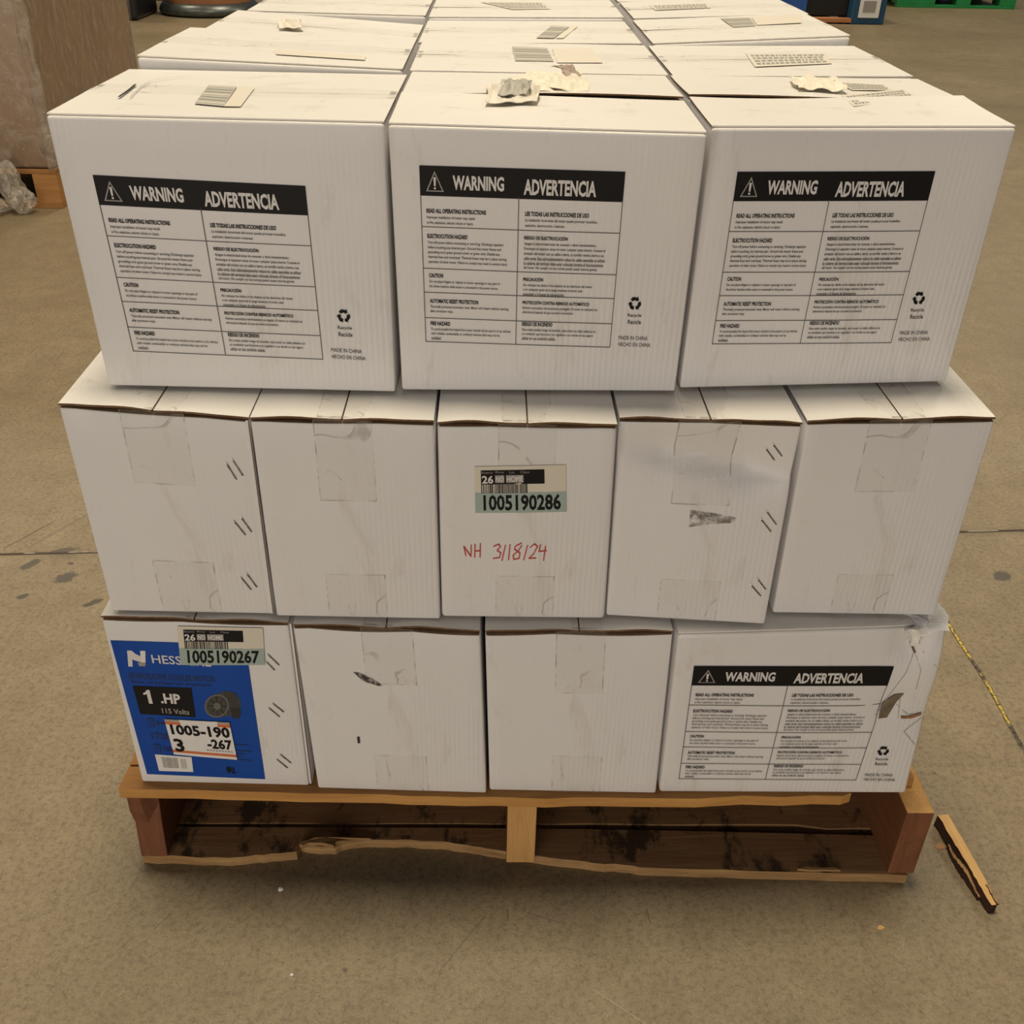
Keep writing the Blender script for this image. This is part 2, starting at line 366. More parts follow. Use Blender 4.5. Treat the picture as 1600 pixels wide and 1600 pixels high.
FT = .0034     # flap thickness
class Carton:
    """front corners BL,BR,TR,TL and back corners likewise; seam 'y' runs away from the front, 'x' along it"""
    def __init__(s, name, front, back, label, group=None, seam='y', disp=None, lift=.002, gap=.0012, seed=0, top_tape=True,
                 face_tape=True, res=6, r=.003, mat=None, dirty=True, sag=0.0, fall=.035, cat='cardboard box'):
        s.F = np.array(front, float); s.B = np.array(back, float)
        s.W = np.linalg.norm(s.F[1] - s.F[0]); s.D = np.linalg.norm(s.B[0] - s.F[0]); s.H = np.linalg.norm(s.F[3] - s.F[0])
        s.disp = disp; s.rng = random.Random(seed); s.seam = seam
        c = (s.F[0] + s.F[1] + s.B[0] + s.B[1]) / 4
        s.e = empty(name, c); tag(s.e, label, cat, group)
        W, D, H = s.W, s.D, s.H; hb = H - FT
        mb = MB(); sx = seam == 'x'; vs, F = rbox(W, D, H - .0022 if sx else hb, r, max(res, 14), 2, res); p1, p2 = s.rng.uniform(0, 6), s.rng.uniform(3, 6)
        vs = [(x, y, z - sag * (.35 + .65 * abs(math.sin(p2 * x / W + p1))) * math.exp(-y / .004) * (z / hb) ** 30) for x, y, z in vs]
        for k, fs in F.items(): mb.add([s.M(*q) for q in vs], fs, (TOPW if sx else KRAFTIN) if k == 'top' else WHITE)
        if sx: mb.add([s.M(*q, ) for q in ((.002, D / 2 - .004, H - .0019), (W - .002, D / 2 - .004, H - .0019), (W - .002, D / 2 + .004, H - .0019), (.002, D / 2 + .004, H - .0019))], [[0, 1, 2, 3]], KRAFTIN)
        s.body = mb.build('carton_body', s.e, smooth=True)
        # top flaps
        rg = s.rng
        if seam == 'y': parts = ((0, W / 2 - gap / 2, 0, D), (W / 2 + gap / 2, W, 0, D))
        else: parts = ((0, W, .0035, D / 2 - gap / 2), (0, W, D / 2 + gap / 2, D - .0035))
        for pi, (x0, x1, y0, y1) in enumerate(parts):
            ft = .0020 if seam == 'x' else .0028; v, F = rbox(x1 - x0, y1 - y0, ft, .0008, 10, 6, 1); zb = H - ft
            a1, a2, ph, wv = rg.uniform(.4, 1), rg.uniform(.2, .8), rg.uniform(0, 6), rg.uniform(.7, 1.6)
            out = []
            for q in v:
                X, Y, Z = q[0] + x0, q[1] + y0, q[2] + zb
                if seam == 'y':
                    hx = X / (W / 2) if pi == 0 else (W - X) / (W / 2)   # 0 at hinge, 1 at the seam
                    fr = math.exp(-Y / fall) + math.exp(-(D - Y) / fall)
                    prof = math.sin(math.pi * min(1, max(0, hx))) * (.35 + .65 * (.5 + .5 * math.sin(wv * 5 * hx + ph)))
                    Z += lift * a1 * prof * fr
                    Y -= .0010 * a2 * math.sin(9 * hx + ph) * math.exp(-Y / .01)
                else:
                    hy = Y / (D / 2) if pi == 0 else (D - Y) / (D / 2)
                    Z += lift * (a1 * hy ** 2 * (.5 + .5 * math.sin(wv * 4 * X / W + ph)))
                out.append(s.M(X, Y, Z))
            fl = MB()
            cut = ('front', 'back') if seam == 'y' else ('left', 'right')
            inner = {('y', 0): 'right', ('y', 1): 'left', ('x', 0): 'back', ('x', 1): 'front'}[(seam, pi)]
            for k, fs in F.items():
                fl.add(out, fs, KRAFT if (k in cut or k == inner or k == 'bottom') else (TOPW if dirty else DUSTY))
            fl.build('flap', s.e)
        if top_tape:
            tw = .026
            if seam == 'y': s.tape([(W / 2 - tw, .001), (W / 2 + tw, D - .001)], 'top')
            else: s.tape([(.001, D / 2 - tw), (W - .001, D / 2 + tw)], 'top')
        if face_tape:
            hw = .030
            s.ftape(.5 - hw / W + rg.uniform(-.02, .02), .5 + hw / W, 1 - rg.uniform(.30, .42), .995)
            s.ftape(.5 - hw / W + rg.uniform(-.02, .02), .5 + hw / W + .02, .004, rg.uniform(.20, .30))
    def M(s, x, y, z):
        u, v, t = x / s.W, y / s.D, z / s.H
        a = (1 - u) * (1 - t) * s.F[0] + u * (1 - t) * s.F[1] + u * t * s.F[2] + (1 - u) * t * s.F[3]
        b = (1 - u) * (1 - t) * s.B[0] + u * (1 - t) * s.B[1] + u * t * s.B[2] + (1 - u) * t * s.B[3]
        p = (1 - v) * a + v * b
        k = math.exp(-max(0, y) / .02)
        edge = max(0, min(1, 16 * u * (1 - u) * t * (1 - t) + .0))
        p = p + np.array((0, -.0016 * edge * k * math.sin(math.pi * u) * math.sin(math.pi * t), 0))
        if s.disp is not None: p = p + np.array(s.disp(u, t)) * k
        return p
    def front(s, u, t, off): return s.M(u * s.W, -off, t * s.H)
    def top(s, u, v, off): return s.M(u * s.W, v * s.D, s.H + off)
    def tape(s, rc, where, off=.0005):
        (x0, y0), (x1, y1) = rc; n = 12; mb = MB(); vs = []; uv = []
        for j in range(n + 1):
            for i in range(n + 1):
                a, b = i / n, j / n
                z = s.H + off + .0006 * (math.sin(17 * a + 5 * b) * .5 + .5)
                vs.append(s.M(x0 + (x1 - x0) * a, y0 + (y1 - y0) * b, z)); uv.append((a, b))
        fs = [[j * (n + 1) + i, j * (n + 1) + i + 1, (j + 1) * (n + 1) + i + 1, (j + 1) * (n + 1) + i] for j in range(n) for i in range(n)]
        mb.add(vs, fs, TAPE, uv); mb.build('packing_tape', s.e)
    def ftape(s, u0, u1, t0, t1):
        n = 8; mb = MB(); vs = []; uv = []
        for j in range(n + 1):
            for i in range(n + 1):
                a, b = i / n, j / n
                vs.append(s.front(u0 + (u1 - u0) * a, t0 + (t1 - t0) * b, .0005)); uv.append((a, b))
        fs = [[j * (n + 1) + i, j * (n + 1) + i + 1, (j + 1) * (n + 1) + i + 1, (j + 1) * (n + 1) + i] for j in range(n) for i in range(n)]
        mb.add(vs, fs, TAPE, uv); mb.build('packing_tape', s.e)
    def staples(s, segs):
        for (a, b) in segs:
            A, B_ = s.front(*a, .0004), s.front(*b, .0004); dd = B_ - A; L = np.linalg.norm(dd); dd /= L
            nn = np.array((0, -1, 0.0)); sd = np.cross(dd, nn); mb = MB(); hw, th = .0007, .0009
            prof = [(0, .0), (.12, th), (.5, th * .7), (.88, th), (1, .0)]
            vs = []
            for q, h in prof:
                c = A + dd * L * q + nn * h
                vs += [c - sd * hw, c + sd * hw, c + sd * hw - nn * .0006, c - sd * hw - nn * .0006]
            fs = []
            for i in range(len(prof) - 1):
                for k in range(4): fs.append([i * 4 + k, i * 4 + (k + 1) % 4, (i + 1) * 4 + (k + 1) % 4, (i + 1) * 4 + k])
            mb.add(vs, fs, STAPLE); mb.build('staple', s.e)
    def joint(s, inside=False):
        """glued overlap of the side panel at the right-hand corner"""
        mb = MB(); H = s.H - .006
        sh = .0036 if inside else 0
        for x0, x1, y0 in ((s.W + .0006 - sh, s.W + .0028 - sh, .002 - sh * .8), (s.W + .0028 - sh, s.W + .0036 - sh, .004 - sh * 1.2)):
            v, F = rbox(x1 - x0, .035, H, 0, 1, 1, 6)
            for k, fs in F.items(): mb.add([s.M(q[0] + x0, q[1] + y0, q[2] + .002) for q in v], fs, KRAFT if k == 'front' and y0 != (.002 - sh * .8) else WHITE)
        mb.build('joint_flap', s.e)

def back_of(F, d, wid=None):
    F = np.array(F, float); y = max(F[0][1], F[1][1]) + d; B = F.copy()
    B[:, 1] = [y, y, y, y]
    return B

DEC = {
 'T0':{'warn':[[0.1036, 0.7999], [0.751, 0.7806], [0.758, 0.1318], [0.1117, 0.1477]],'rec':[[0.7809, 0.3534], [0.9028, 0.3519], [0.9038, 0.1227], [0.7775, 0.1297]]},
 'T1':{'warn':[[0.0939, 0.8634], [0.7539, 0.8618], [0.7472, 0.194], [0.0927, 0.2085]],'rec':[[0.7613, 0.4222], [0.8844, 0.4224], [0.8915, 0.1879], [0.7656, 0.1916]]},
 'T2':{'warn':[[0.1004, 0.8465], [0.7607, 0.846], [0.7515, 0.1806], [0.095, 0.1903]],'rec':[[0.7491, 0.4111], [0.8739, 0.4116], [0.8954, 0.1773], [0.7664, 0.1775]]},
 'B3':{'warn':[[0.0714, 0.8203], [0.8302, 0.7889], [0.7839, 0.0924], [0.0701, 0.1001]],'rec':[[0.804, 0.3316], [0.9314, 0.3297], [0.9442, 0.0759], [0.8038, 0.0797]],'tear':[[0.8174, 0.4815], [0.8198, 0.5662], [0.8617, 0.6179], [0.8944, 0.6319], [0.8738, 0.5722], [0.8521, 0.4846]],'tear2':[[0.9008, 0.495], [0.9317, 0.4904], [0.9646, 0.5049], [0.9835, 0.5121], [0.9835, 0.4968], [0.9487, 0.4784], [0.9082, 0.4794]]},
 'B0':{'blue':[[0.0214, 0.8674], [0.7551, 0.8698], [0.7434, 0.0411], [0.043, 0.0566]],'inv':[[0.4028, 0.962], [0.8625, 0.9673], [0.8452, 0.7603], [0.381, 0.7467]],'logo':[[0.1011, 0.8154], [0.2011, 0.817], [0.1827, 0.7255], [0.087, 0.7241]],'name':[[0.22, 0.7996], [0.5545, 0.7926], [0.5553, 0.7378], [0.2191, 0.7468]],'evap':[[0.0788, 0.6889], [0.5568, 0.6859], [0.5545, 0.6522], [0.0773, 0.6516]],'evap2':[[0.0832, 0.6462], [0.5314, 0.642], [0.5313, 0.6212], [0.0812, 0.6218]],'black':[[0.0843, 0.6121], [0.4149, 0.6141], [0.4058, 0.4374], [0.0911, 0.4438]],'motor':[[0.4789, 0.6082], [0.6861, 0.6073], [0.6657, 0.432], [0.4616, 0.4336]],'two':[[0.1226, 0.4192], [0.2322, 0.4186], [0.2355, 0.3631], [0.1214, 0.3637]],'r1725':[[0.1219, 0.3317], [0.2288, 0.3309], [0.23, 0.2824], [0.1225, 0.2833]],'vee':[[0.1247, 0.2589], [0.2288, 0.2579], [0.2283, 0.2003], [0.1235, 0.2014]],'price':[[0.224, 0.4231], [0.5953, 0.4167], [0.6001, 0.1746], [0.2347, 0.1988]],'bar':[[0.119, 0.191], [0.3324, 0.18], [0.3238, 0.0812], [0.1209, 0.0825]],'ul':[[0.5229, 0.1249], [0.5868, 0.1224], [0.5823, 0.0712], [0.522, 0.0738]],'fine':[[0.4936, 0.282], [0.6925, 0.2715], [0.6899, 0.1549], [0.4877, 0.1618]]},
 'M2':{'inv':[[0.2042, 0.7989], [0.7215, 0.8139], [0.7364, 0.5865], [0.2103, 0.5741]],'red':[[0.1231, 0.422], [0.6424, 0.4279], [0.6476, 0.2915], [0.1213, 0.2855]]},
 'M3':{'smudge':[[0.444, 0.5838], [0.5719, 0.5722], [0.7167, 0.5517], [0.7139, 0.5263], [0.5807, 0.5187], [0.4489, 0.4982]]},
 'B1':{'smudge':[[0.2955, 0.7454], [0.3304, 0.7429], [0.4077, 0.7085], [0.45, 0.6726], [0.4216, 0.6715], [0.3395, 0.6986]],'nick':[[0.2722, 0.3541], [0.287, 0.3546], [0.2861, 0.314], [0.2713, 0.3134]]},
}
STP = {
 'M0':[[[0.8463, 0.7876], [0.8924, 0.7064]], [[0.8817, 0.8073], [0.9305, 0.7269]], [[0.8405, 0.5055], [0.8972, 0.4311]], [[0.8838, 0.5269], [0.935, 0.4479]], [[0.8304, 0.2089], [0.8837, 0.1371]], [[0.8682, 0.2306], [0.9207, 0.152]]],
 'M3':[[[0.8318, 0.8642], [0.8985, 0.8049]], [[0.8626, 0.8911], [0.9315, 0.8302]], [[0.8535, 0.5547], [0.9336, 0.4871]], [[0.8808, 0.5915], [0.9568, 0.5231]], [[0.8631, 0.2179], [0.9437, 0.1536]], [[0.8962, 0.2518], [0.9647, 0.1912]]],
 'B0':[[[0.866, 0.8213], [0.9223, 0.7574]], [[0.8517, 0.7793], [0.8943, 0.7269]], [[0.8539, 0.5335], [0.913, 0.478]], [[0.8281, 0.5063], [0.8848, 0.4487]], [[0.8537, 0.212], [0.9136, 0.1528]], [[0.8304, 0.1782], [0.8887, 0.1198]]],
}

# ------------------------------------------------------------------ floor
def floor_mat():
    m = newmat('worn_concrete', (.3, .25, .18), .5, 0, .5); t = NT(m)
    c = t.coords(); big = t.noise(c, .9, 5, .6); mid = t.noise(c, 13, 8, .78); fine = t.noise(c, 120, 6, .8); gr = t.noise(c, 330, 3, .75)
    col = t.mix(t.ramp(mid, [(.3, 0), (.7, 1)]), (.210, .160, .091), (.350, .280, .172))
    col = t.mix(t.ramp(big, [(.35, 0), (.7, .7)]), col, (.185, .137, .072))
    col = t.mix(t.ramp(fine, [(.36, .7), (.53, 0)]), col, (.095, .070, .038))
    col = t.mix(t.ramp(gr, [(.55, 0), (.72, .55)]), col, (.42, .35, .235))
    col = t.mix(t.ramp(gr, [(.25, .5), (.40, 0)]), col, (.10, .075, .046))
    brush = t.noise(t.coords((3.2, .7, 1), (0, 0, -.7)), 28, 4, .7)
    col = t.mix(t.ramp(brush, [(.5, 0), (.75, .30)]), col, (.34, .28, .18))
    # dark pits and oil spots
    vo = t.n('ShaderNodeTexVoronoi'); vo.inputs['Scale'].default_value = 15; t.l(c, vo.inputs['Vector'])
    pit = t.ramp(vo.outputs['Distance'], [(.02, 1), (.055, 0)]); pit = t.math('MULTIPLY', pit, t.ramp(t.noise(c, 3.1, 3), [(.42, 0), (.56, .85)]))
    col = t.mix(pit, col, (.07, .055, .04))
    # long scratches
    sep = t.n('ShaderNodeSeparateXYZ'); t.l(c, sep.inputs[0]); x, y = sep.outputs[0], sep.outputs[1]
    wob = t.math('MULTIPLY', t.math('SUBTRACT', t.noise(c, 7, 3), .5), .02)
    def streak(x0, y0, x1, y1, wd, colr, amt, base):
        L = math.hypot(x1 - x0, y1 - y0); ca, sa = (x1 - x0) / L, (y1 - y0) / L
        dx = t.math('SUBTRACT', x, x0); dy = t.math('SUBTRACT', y, y0)
        al = t.math('ADD', t.math('MULTIPLY', dx, ca), t.math('MULTIPLY', dy, sa))
        ac = t.math('ADD', t.math('ADD', t.math('MULTIPLY', dx, -sa), t.math('MULTIPLY', dy, ca)), t.math('MULTIPLY', wob, .5))
        k = t.math('MULTIPLY', t.math('LESS_THAN', t.math('ABSOLUTE', ac), wd), t.math('MULTIPLY', t.math('GREATER_THAN', al, 0), t.math('LESS_THAN', al, L)))
        return t.mix(t.math('MULTIPLY', k, amt), base, colr)
    for s_ in ((-.485, .748, -.424, .842, .0016, (.05, .04, .03), .8), (-.44, .75, -.36, .88, .004, (.17, .13, .09), .6),
               (.585, -.165, .68, -.235, .0006, (.42, .38, .29), .5), (.040, -.085, .056, -.062, .0008, (.08, .06, .045), .6), (.005, -.115, .018, -.095, .0007, (.08, .06, .045), .5),
               (.405, -.135, .455, -.065, .0012, (.10, .08, .055), .5), (-.36, .22, -.33, .05, .0010, (.13, .10, .07), .7), (-.33, .05, -.25, -.04, .0010, (.13, .10, .07), .6),
               (.486, -.055, .486, -.072, .0012, (.07, .055, .04), .6), (.662, -.055, .664, -.075, .0010, (.07, .055, .04), .6), (.595, -.225, .625, -.235, .0016, (.1, .08, .055), .5), (.51, -.06, .55, -.075, .0012, (.1, .08, .055), .5)):
        col = streak(*s_[:5], s_[5], s_[6], col)
    def spot(cx, cy, rx, ry, a, colr, amt, base):
        dx = t.math('SUBTRACT', x, cx); dy = t.math('SUBTRACT', y, cy); ca, sa = math.cos(a), math.sin(a)
        p = t.math('DIVIDE', t.math('ADD', t.math('MULTIPLY', dx, ca), t.math('MULTIPLY', dy, sa)), rx)
        q = t.math('DIVIDE', t.math('ADD', t.math('MULTIPLY', dx, -sa), t.math('MULTIPLY', dy, ca)), ry)
        d2 = t.math('ADD', t.math('MULTIPLY', p, p), t.math('MULTIPLY', q, q))
        d2 = t.math('ADD', d2, t.math('MULTIPLY', t.math('SUBTRACT', mid2, .5), 2.6))
        return t.mix(t.math('MULTIPLY', t.ramp(d2, [(.55, 1), (.95, 0)]), amt), base, colr)
    mid2 = t.noise(c, 45, 4, .7)
    for s_ in ((-.4135, .6956, .024, .012, .9), (-.3324, .6537, .024, .018, .6), (-.3877, .5962, .012, .008, .6), (-.2565, .5788, .02, .008, .7),
               (-.3668, .7431, .03, .008, .3), (1.4376, .6821, .016, .022, -.6), (-.339, .70, .007, .005, 0)):
        col = spot(*s_, (.06, .052, .040), .88, col)
    # sawn joint
    jy = t.math('SUBTRACT', y, t.math('ADD', t.math('MULTIPLY', x, .056), .755)); jy = t.math('ADD', jy, t.math('MULTIPLY', wob, .25))
    ja = t.math('ABSOLUTE', jy)
    soft = t.math('MULTIPLY', t.ramp(ja, [(.0, .8), (.026, 0)]), t.ramp(t.noise(c, 12, 4), [(.4, .1), (.65, 1)]))
    col = t.mix(soft, col, (.13, .10, .065))
    col = t.mix(t.math('MULTIPLY', t.math('LESS_THAN', ja, .0042), .95), col, (.06, .045, .03))
    wl = t.math('MULTIPLY', t.math('LESS_THAN', t.math('ABSOLUTE', t.math('ADD', jy, -.002)), .0016), t.ramp(t.noise(c, 16, 2), [(.5, 0), (.55, .8)]))
    col = t.mix(wl, col, (.52, .46, .36))
    t.l(col, t.b.inputs['Base Color'])
    t.l(t.ramp(t.noise(c, 2.2, 5), [(.3, .38), (.7, .55)]), t.b.inputs['Roughness'])
    b = t.bump(gr, .3, .0012); b = t.bump(t.ramp(ja, [(.0, 0), (.004, 1)]), .6, .004, b); t.l(b, t.b.inputs['Normal'])
    return m
fl = MB(); fl.add([(-14, -8, 0), (16, -8, 0), (16, 22, 0), (-14, 22, 0)], [[0, 1, 2, 3]], floor_mat())
floor = fl.build('floor', origin=(0, 0, 0)); floor['kind'] = 'structure'
# worn yellow line along the crack
YEL = newmat('worn_yellow_paint', (.62, .44, .05), .5); tt = NT(YEL)
tt.l(tt.ramp(tt.noise(tt.coords((2, 1, 1)), 170, 2), [(.40, 0), (.5, 1)]), tt.b.inputs['Alpha'])
CRK = soft_mat('dark_crack', (.05, .042, .03), .8, 90)
ys = MB(); ck = MB(); rg = random.Random(4)
def strip(mb, pts, wd, z, mat):
    vs = []
    for x, y in pts: vs += [(x - wd, y, z), (x + wd, y, z)]
    mb.add(vs, [[2 * i, 2 * i + 1, 2 * i + 3, 2 * i + 2] for i in range(len(pts) - 1)], mat)
def seg(y0, y1, n=14): return [(1.2815 + .0022 * math.sin(y * 21), y) for y in np.linspace(y0, y1, n)]
strip(ys, seg(.44, .535), .0024, .0008, YEL); strip(ys, seg(.283, .385), .0024, .0008, YEL); strip(ys, seg(.395, .402, 3), .002, .0008, YEL)
strip(ck, seg(.20, .56, 30), .004, .0004, CRK)
f_ = ys.build('painted_line', floor); f_['label'] = 'thin worn yellow line'
f_ = ck.build('crack', floor); f_['label'] = 'dark hairline crack under the yellow line'

# ------------------------------------------------------------------ pallet under the cartons
def prism(poly, z0, z1, side, topm, zj=None):
    """poly: CCW list of (x,y); zj(x,y)->extra z"""
    zj = zj or (lambda x, y: 0); n = len(poly); mb = MB()
    vs = [(x, y, z0 + zj(x, y)) for x, y in poly] + [(x, y, z1 + zj(x, y)) for x, y in poly]
    mb.add(vs, [list(range(n))[::-1], [n + i for i in range(n)]] + [[i, (i + 1) % n, n + (i + 1) % n, n + i] for i in range(n)],
           [topm, topm] + [side] * n)
    return mb
pal = empty('wooden_pallet', (.51, .6, 0))
tag(pal, 'worn brown wooden pallet with broken front boards carrying the stack of white boxes', 'pallet')
ZT, ZS, ZB = .1492, .1332, .016
rg = random.Random(11)
def boardpoly(x0, x1, y0, y1, jag=0.0, n=24, front=None):
    lo = []
    for i in range(n + 1):
        x = x0 + (x1 - x0) * i / n; yy = (front(x) if front else y0) + rg.uniform(-jag, jag); lo.append((x, yy))
    return lo + [(x1, y1), (x0, y1)]
fy = lambda x: .009 - .013 * min(1, max(0, x / .5)) + .003 * max(0, x - .5)
end = [(-.004, fy(0))] + [(x, fy(x) + rg.uniform(-.0012, .0012)) for x in np.linspace(.02, .60, 18)] + \
      [(.66, fy(.66)), (.72, -.004), (.78, .001), (.83, -.001), (.87, .002), (.905, .001), (.918, .006), (.911, .013), (.922, .020), (.913, .028), (.921, .036), (.916, .046), (-.002, .046)]
d = prism(end, ZS, ZT, DECKE, WOOD); d.build('deck_board', pal)
for x0, x1, y0, y1 in ((-.002, 1.007, .050, .145), (-.006, 1.006, .19, .30), (0, 1.008, .345, .46), (-.004, 1.004, .50, .61), (0, 1.006, .66, .77), (0, 1.003, .82, .93), (-.003, 1.008, .97, 1.07), (0, 1.006, 1.10, 1.215)):
    q = boardpoly(x0, x1, y0, y1, .0012)
    if y0 < .06: q = [(x, .050 - (.018 if x > .95 else 0) + rg.uniform(-.001, .001)) for x, _ in q[:-2]] + q[-2:]
    prism(q, ZS, ZT, WOOD, WOOD).build('deck_board', pal)
def stringer(x0, x1, y0, endm, top=None, jag=False):
    mb = MB(); n = 10; v, F = rbox(x1 - x0, 1.20, ZS - ZB, .0018, 2, 10, 4)
    vs = []
    for q in v:
        X, Y, Z = q[0] + x0, q[1] + y0, q[2] + ZB
        if jag and Y < y0 + .01: Y += .004 * math.sin(70 * Z + 3) + (.012 if (Z > .085 and X > x0 + .024) else 0)
        vs.append((X, Y, Z))
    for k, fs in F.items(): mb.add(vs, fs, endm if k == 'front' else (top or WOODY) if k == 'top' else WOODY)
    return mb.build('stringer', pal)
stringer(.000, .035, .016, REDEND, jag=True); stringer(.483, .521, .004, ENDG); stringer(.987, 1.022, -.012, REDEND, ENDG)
front_prof = [(0, .0155), (.06, .013), (.1156, .0107), (.1405, .0138), (.17, .018), (.2031, .0213), (.206, .0345), (.225, .031), (.2534, .0300), (.262, .036), (.2824, .0404), (.32, .0412), (.3519, .0417), (.38, .039), (.4044, .0376), (.43, .033), (.4567, .0272), (.50, .019), (.5598, .0097), (.60, .004), (.64, .001), (.6701, -.0033), (.74, -.006), (.8316, -.009), (.92, -.012), (1.013, -.0147)]
bk = [(1.013, .050), (.75, .057), (.6, .060), (.4, .062), (0, .062)]
fp2 = []
for (xa, ya), (xb, yb) in zip(front_prof[:-1], front_prof[1:]):
    for k in range(3): fp2.append((xa + (xb - xa) * k / 3, ya + (yb - ya) * k / 3 + (rg.uniform(-.0011, .0011) if k else 0)))
front_prof = fp2 + [front_prof[-1]]
b1 = prism(front_prof + bk, 0, ZB, SPLE, WOODB); b1.build('bottom_board', pal)
# loose splintered sliver on the broken front edge
sl = [(.206, .029), (.212, .026), (.220, .029), (.238, .0275), (.253, .0245), (.2545, .0305), (.262, .0345), (.275, .0375), (.30, .0405), (.262, .0415), (.24, .037), (.226, .0365), (.216, .033), (.207, .034)]
prism(sl, .0165, .0225, SPLE, SPLE, lambda x, y: .004 * math.sin(60 * x)).build('splinter', pal)
prism([(.868, -.0075), (.885, -.0095), (.905, -.009), (.925, -.0095), (.918, -.004), (.90, -.0055), (.880, -.0035)], .0165, .0195, SPLE, SPLE).build('splinter', pal)
for y0, y1 in ((.069, .205), (.40, .53), (.72, .85), (1.07, 1.20)):
    prism(boardpoly(0, 1.012, y0, y1, .0008, front=(lambda x, y0=y0: y0 - .006 * (x > .9)) if y0 < .1 else None), 0 if y0 > .1 else .002, ZB, WOODB, WOODB).build('bottom_board', pal)

# ------------------------------------------------------------------ front cartons, bottom layer
def bot(k, **kw):
    return Carton('cardboard_box', FACES[k], back_of(FACES[k], kw.pop('d', .305)), kw.pop('label'), 'white cartons of the bottom layer', **kw)
b0 = bot('B0', label='white carton with blue printed motor panel at the front left corner of the pallet', sag=.004, fall=.006, lift=.003, seed=1, face_tape=False, res=8)
b0.joint(); b0.staples(STP['B0'])
b1_ = bot('B1', label='plain white carton with a dark slanting scuff, right of the blue printed carton', sag=.006, fall=.006, lift=.005, seed=2)
b2_ = bot('B2', label='plain unmarked white carton between the scuffed carton and the torn warning carton', sag=.006, fall=.006, lift=.006, seed=3)
def tear_disp(u, t):
    dx = dy = dz = 0
    k = max(0, (u - .80) / .2) * max(0, (t - .35) / .65)
    dy += .010 * k * math.sin(9 * t + 4 * u)
    c = max(0, 1 - math.hypot((u - .885) / .09, (t - .93) / .16)); dy += .014 * c; dz -= .008 * c
    c2 = max(0, 1 - math.hypot((u - .84) / .05, (t - .56) / .12)); dy += .006 * c2
    e = max(0, 1 - abs((u - .90) - .18 * (t - .5)) / .03) * max(0, (t - .45)); dy -= .006 * e
    return (dx, dy, dz)
b3 = bot('B3', d=.210, label='white warning carton with torn crumpled corner at the front right of the bottom layer', seam='x', lift=.001, seed=4, disp=tear_disp, face_tape=False, top_tape=False, res=22, r=.004, gap=.002)
WP.build('warning_print', b3.e, DEC['B3']['warn'], b3.front, .0012); RP.build('recycling_print', b3.e, DEC['B3']['rec'], b3.front, .0012)
SQ = [(0, 1), (1, 1), (1, 0), (0, 0)]
TORN = noisy_mat('torn_cardboard', (.24, .19, .12), (.12, .09, .055), 90)
Decal().poly([(q[0], 1 - q[1]) for q in DEC['B3']['tear']][::-1], TORN).build('torn_patch', b3.e, SQ, b3.front, .0022)
Decal().poly([(q[0], 1 - q[1]) for q in DEC['B3']['tear2']], noisy_mat('kraft_tear', (.38, .2, .09), (.25, .12, .05), 90)).build('torn_patch', b3.e, SQ, b3.front, .0022)
# folded-down crushed tab at the torn corner
def crumple(name, parent, quad, h, mat, n=10, seed=0, th=.0006, amp=.003, curl=0):
    rr = random.Random(seed); TL, TR, BR, BL = [np.array(q, float) for q in quad]
    ph = [rr.uniform(0, 6) for _ in range(6)]; g = {}
    for j in range(n + 1):
        for i in range(n + 1):
            a, b = i / n, j / n
            p = (1 - a) * (1 - b) * TL + a * (1 - b) * TR + a * b * BR + (1 - a) * b * BL
            f = abs(math.sin(7 * a + 3 * b + ph[0])) * .6 + abs(math.sin(5 * b - 6 * a + ph[1])) * .5 + rr.uniform(-.12, .12)
            p = p + np.array((amp * .5 * math.sin(8 * b + ph[2]), amp * .5 * math.sin(9 * a + ph[3]), h * (.15 + f) * (1 - abs(2 * b - 1) ** 2 * .6) + curl * a * a))
            g[(i, j)] = p
    mb = MB(); vs = [g[(i, j)] for j in range(n + 1) for i in range(n + 1)]; vs += [q - np.array((0, 0, th)) for q in vs]; N = (n + 1) ** 2
    fs = []
    for j in range(n):
        for i in range(n):
            a = j * (n + 1) + i; fs.append([a, a + n + 1, a + n + 2, a + 1]); fs.append([N + a + 1, N + a + n + 2, N + a + n + 1, N + a])
    for i in range(n):
        fs.append([i, i + 1, N + i + 1, N + i]); a = n * (n + 1) + i; fs.append([a + 1, a, N + a, N + a + 1])
        a = i * (n + 1); b_ = a + n + 1; fs.append([b_, a, N + a, N + b_]); a += n; b_ += n; fs.append([a, b_, N + b_, N + a])
    mb.add(vs, fs, mat); return mb.build(name, parent)

crumple('torn_flap', b3.e, [(.928, .060, .412), (.986, .058, .411), (.9815, .012, .408), (.934, .0085, .398)], .004, WHITE, seed=12, amp=.004)
crumple('torn_flap', b3.e, [(.931, .012, .4085), (.952, .013, .4085), (.951, .006, .395), (.938, .005, .388)], .002, DUSTY, seed=14, amp=.003, n=6)
CREASE = newmat('faint_crease_line', (.42, .38, .33), .6)
d = Decal()
for pts in ([(.80, .50), (.85, .36), (.88, .24), (.905, .12)], [(.905, .13), (.93, .22), (.935, .34)], [(.93, .12), (.985, .20)], [(.86, .42), (.93, .50), (.985, .50)], [(.99, .52), (.93, .60), (.985, .68)], [(.885, .40), (.895, .52)]):
    d.stroke(pts, .0022, CREASE, 0, 1.2)
d.stroke([(.885, .07), (.905, .13)], .008, KRAFT, 1, 1.2)
d.build('crease_lines', b3.e, SQ, b3.front, .0016)

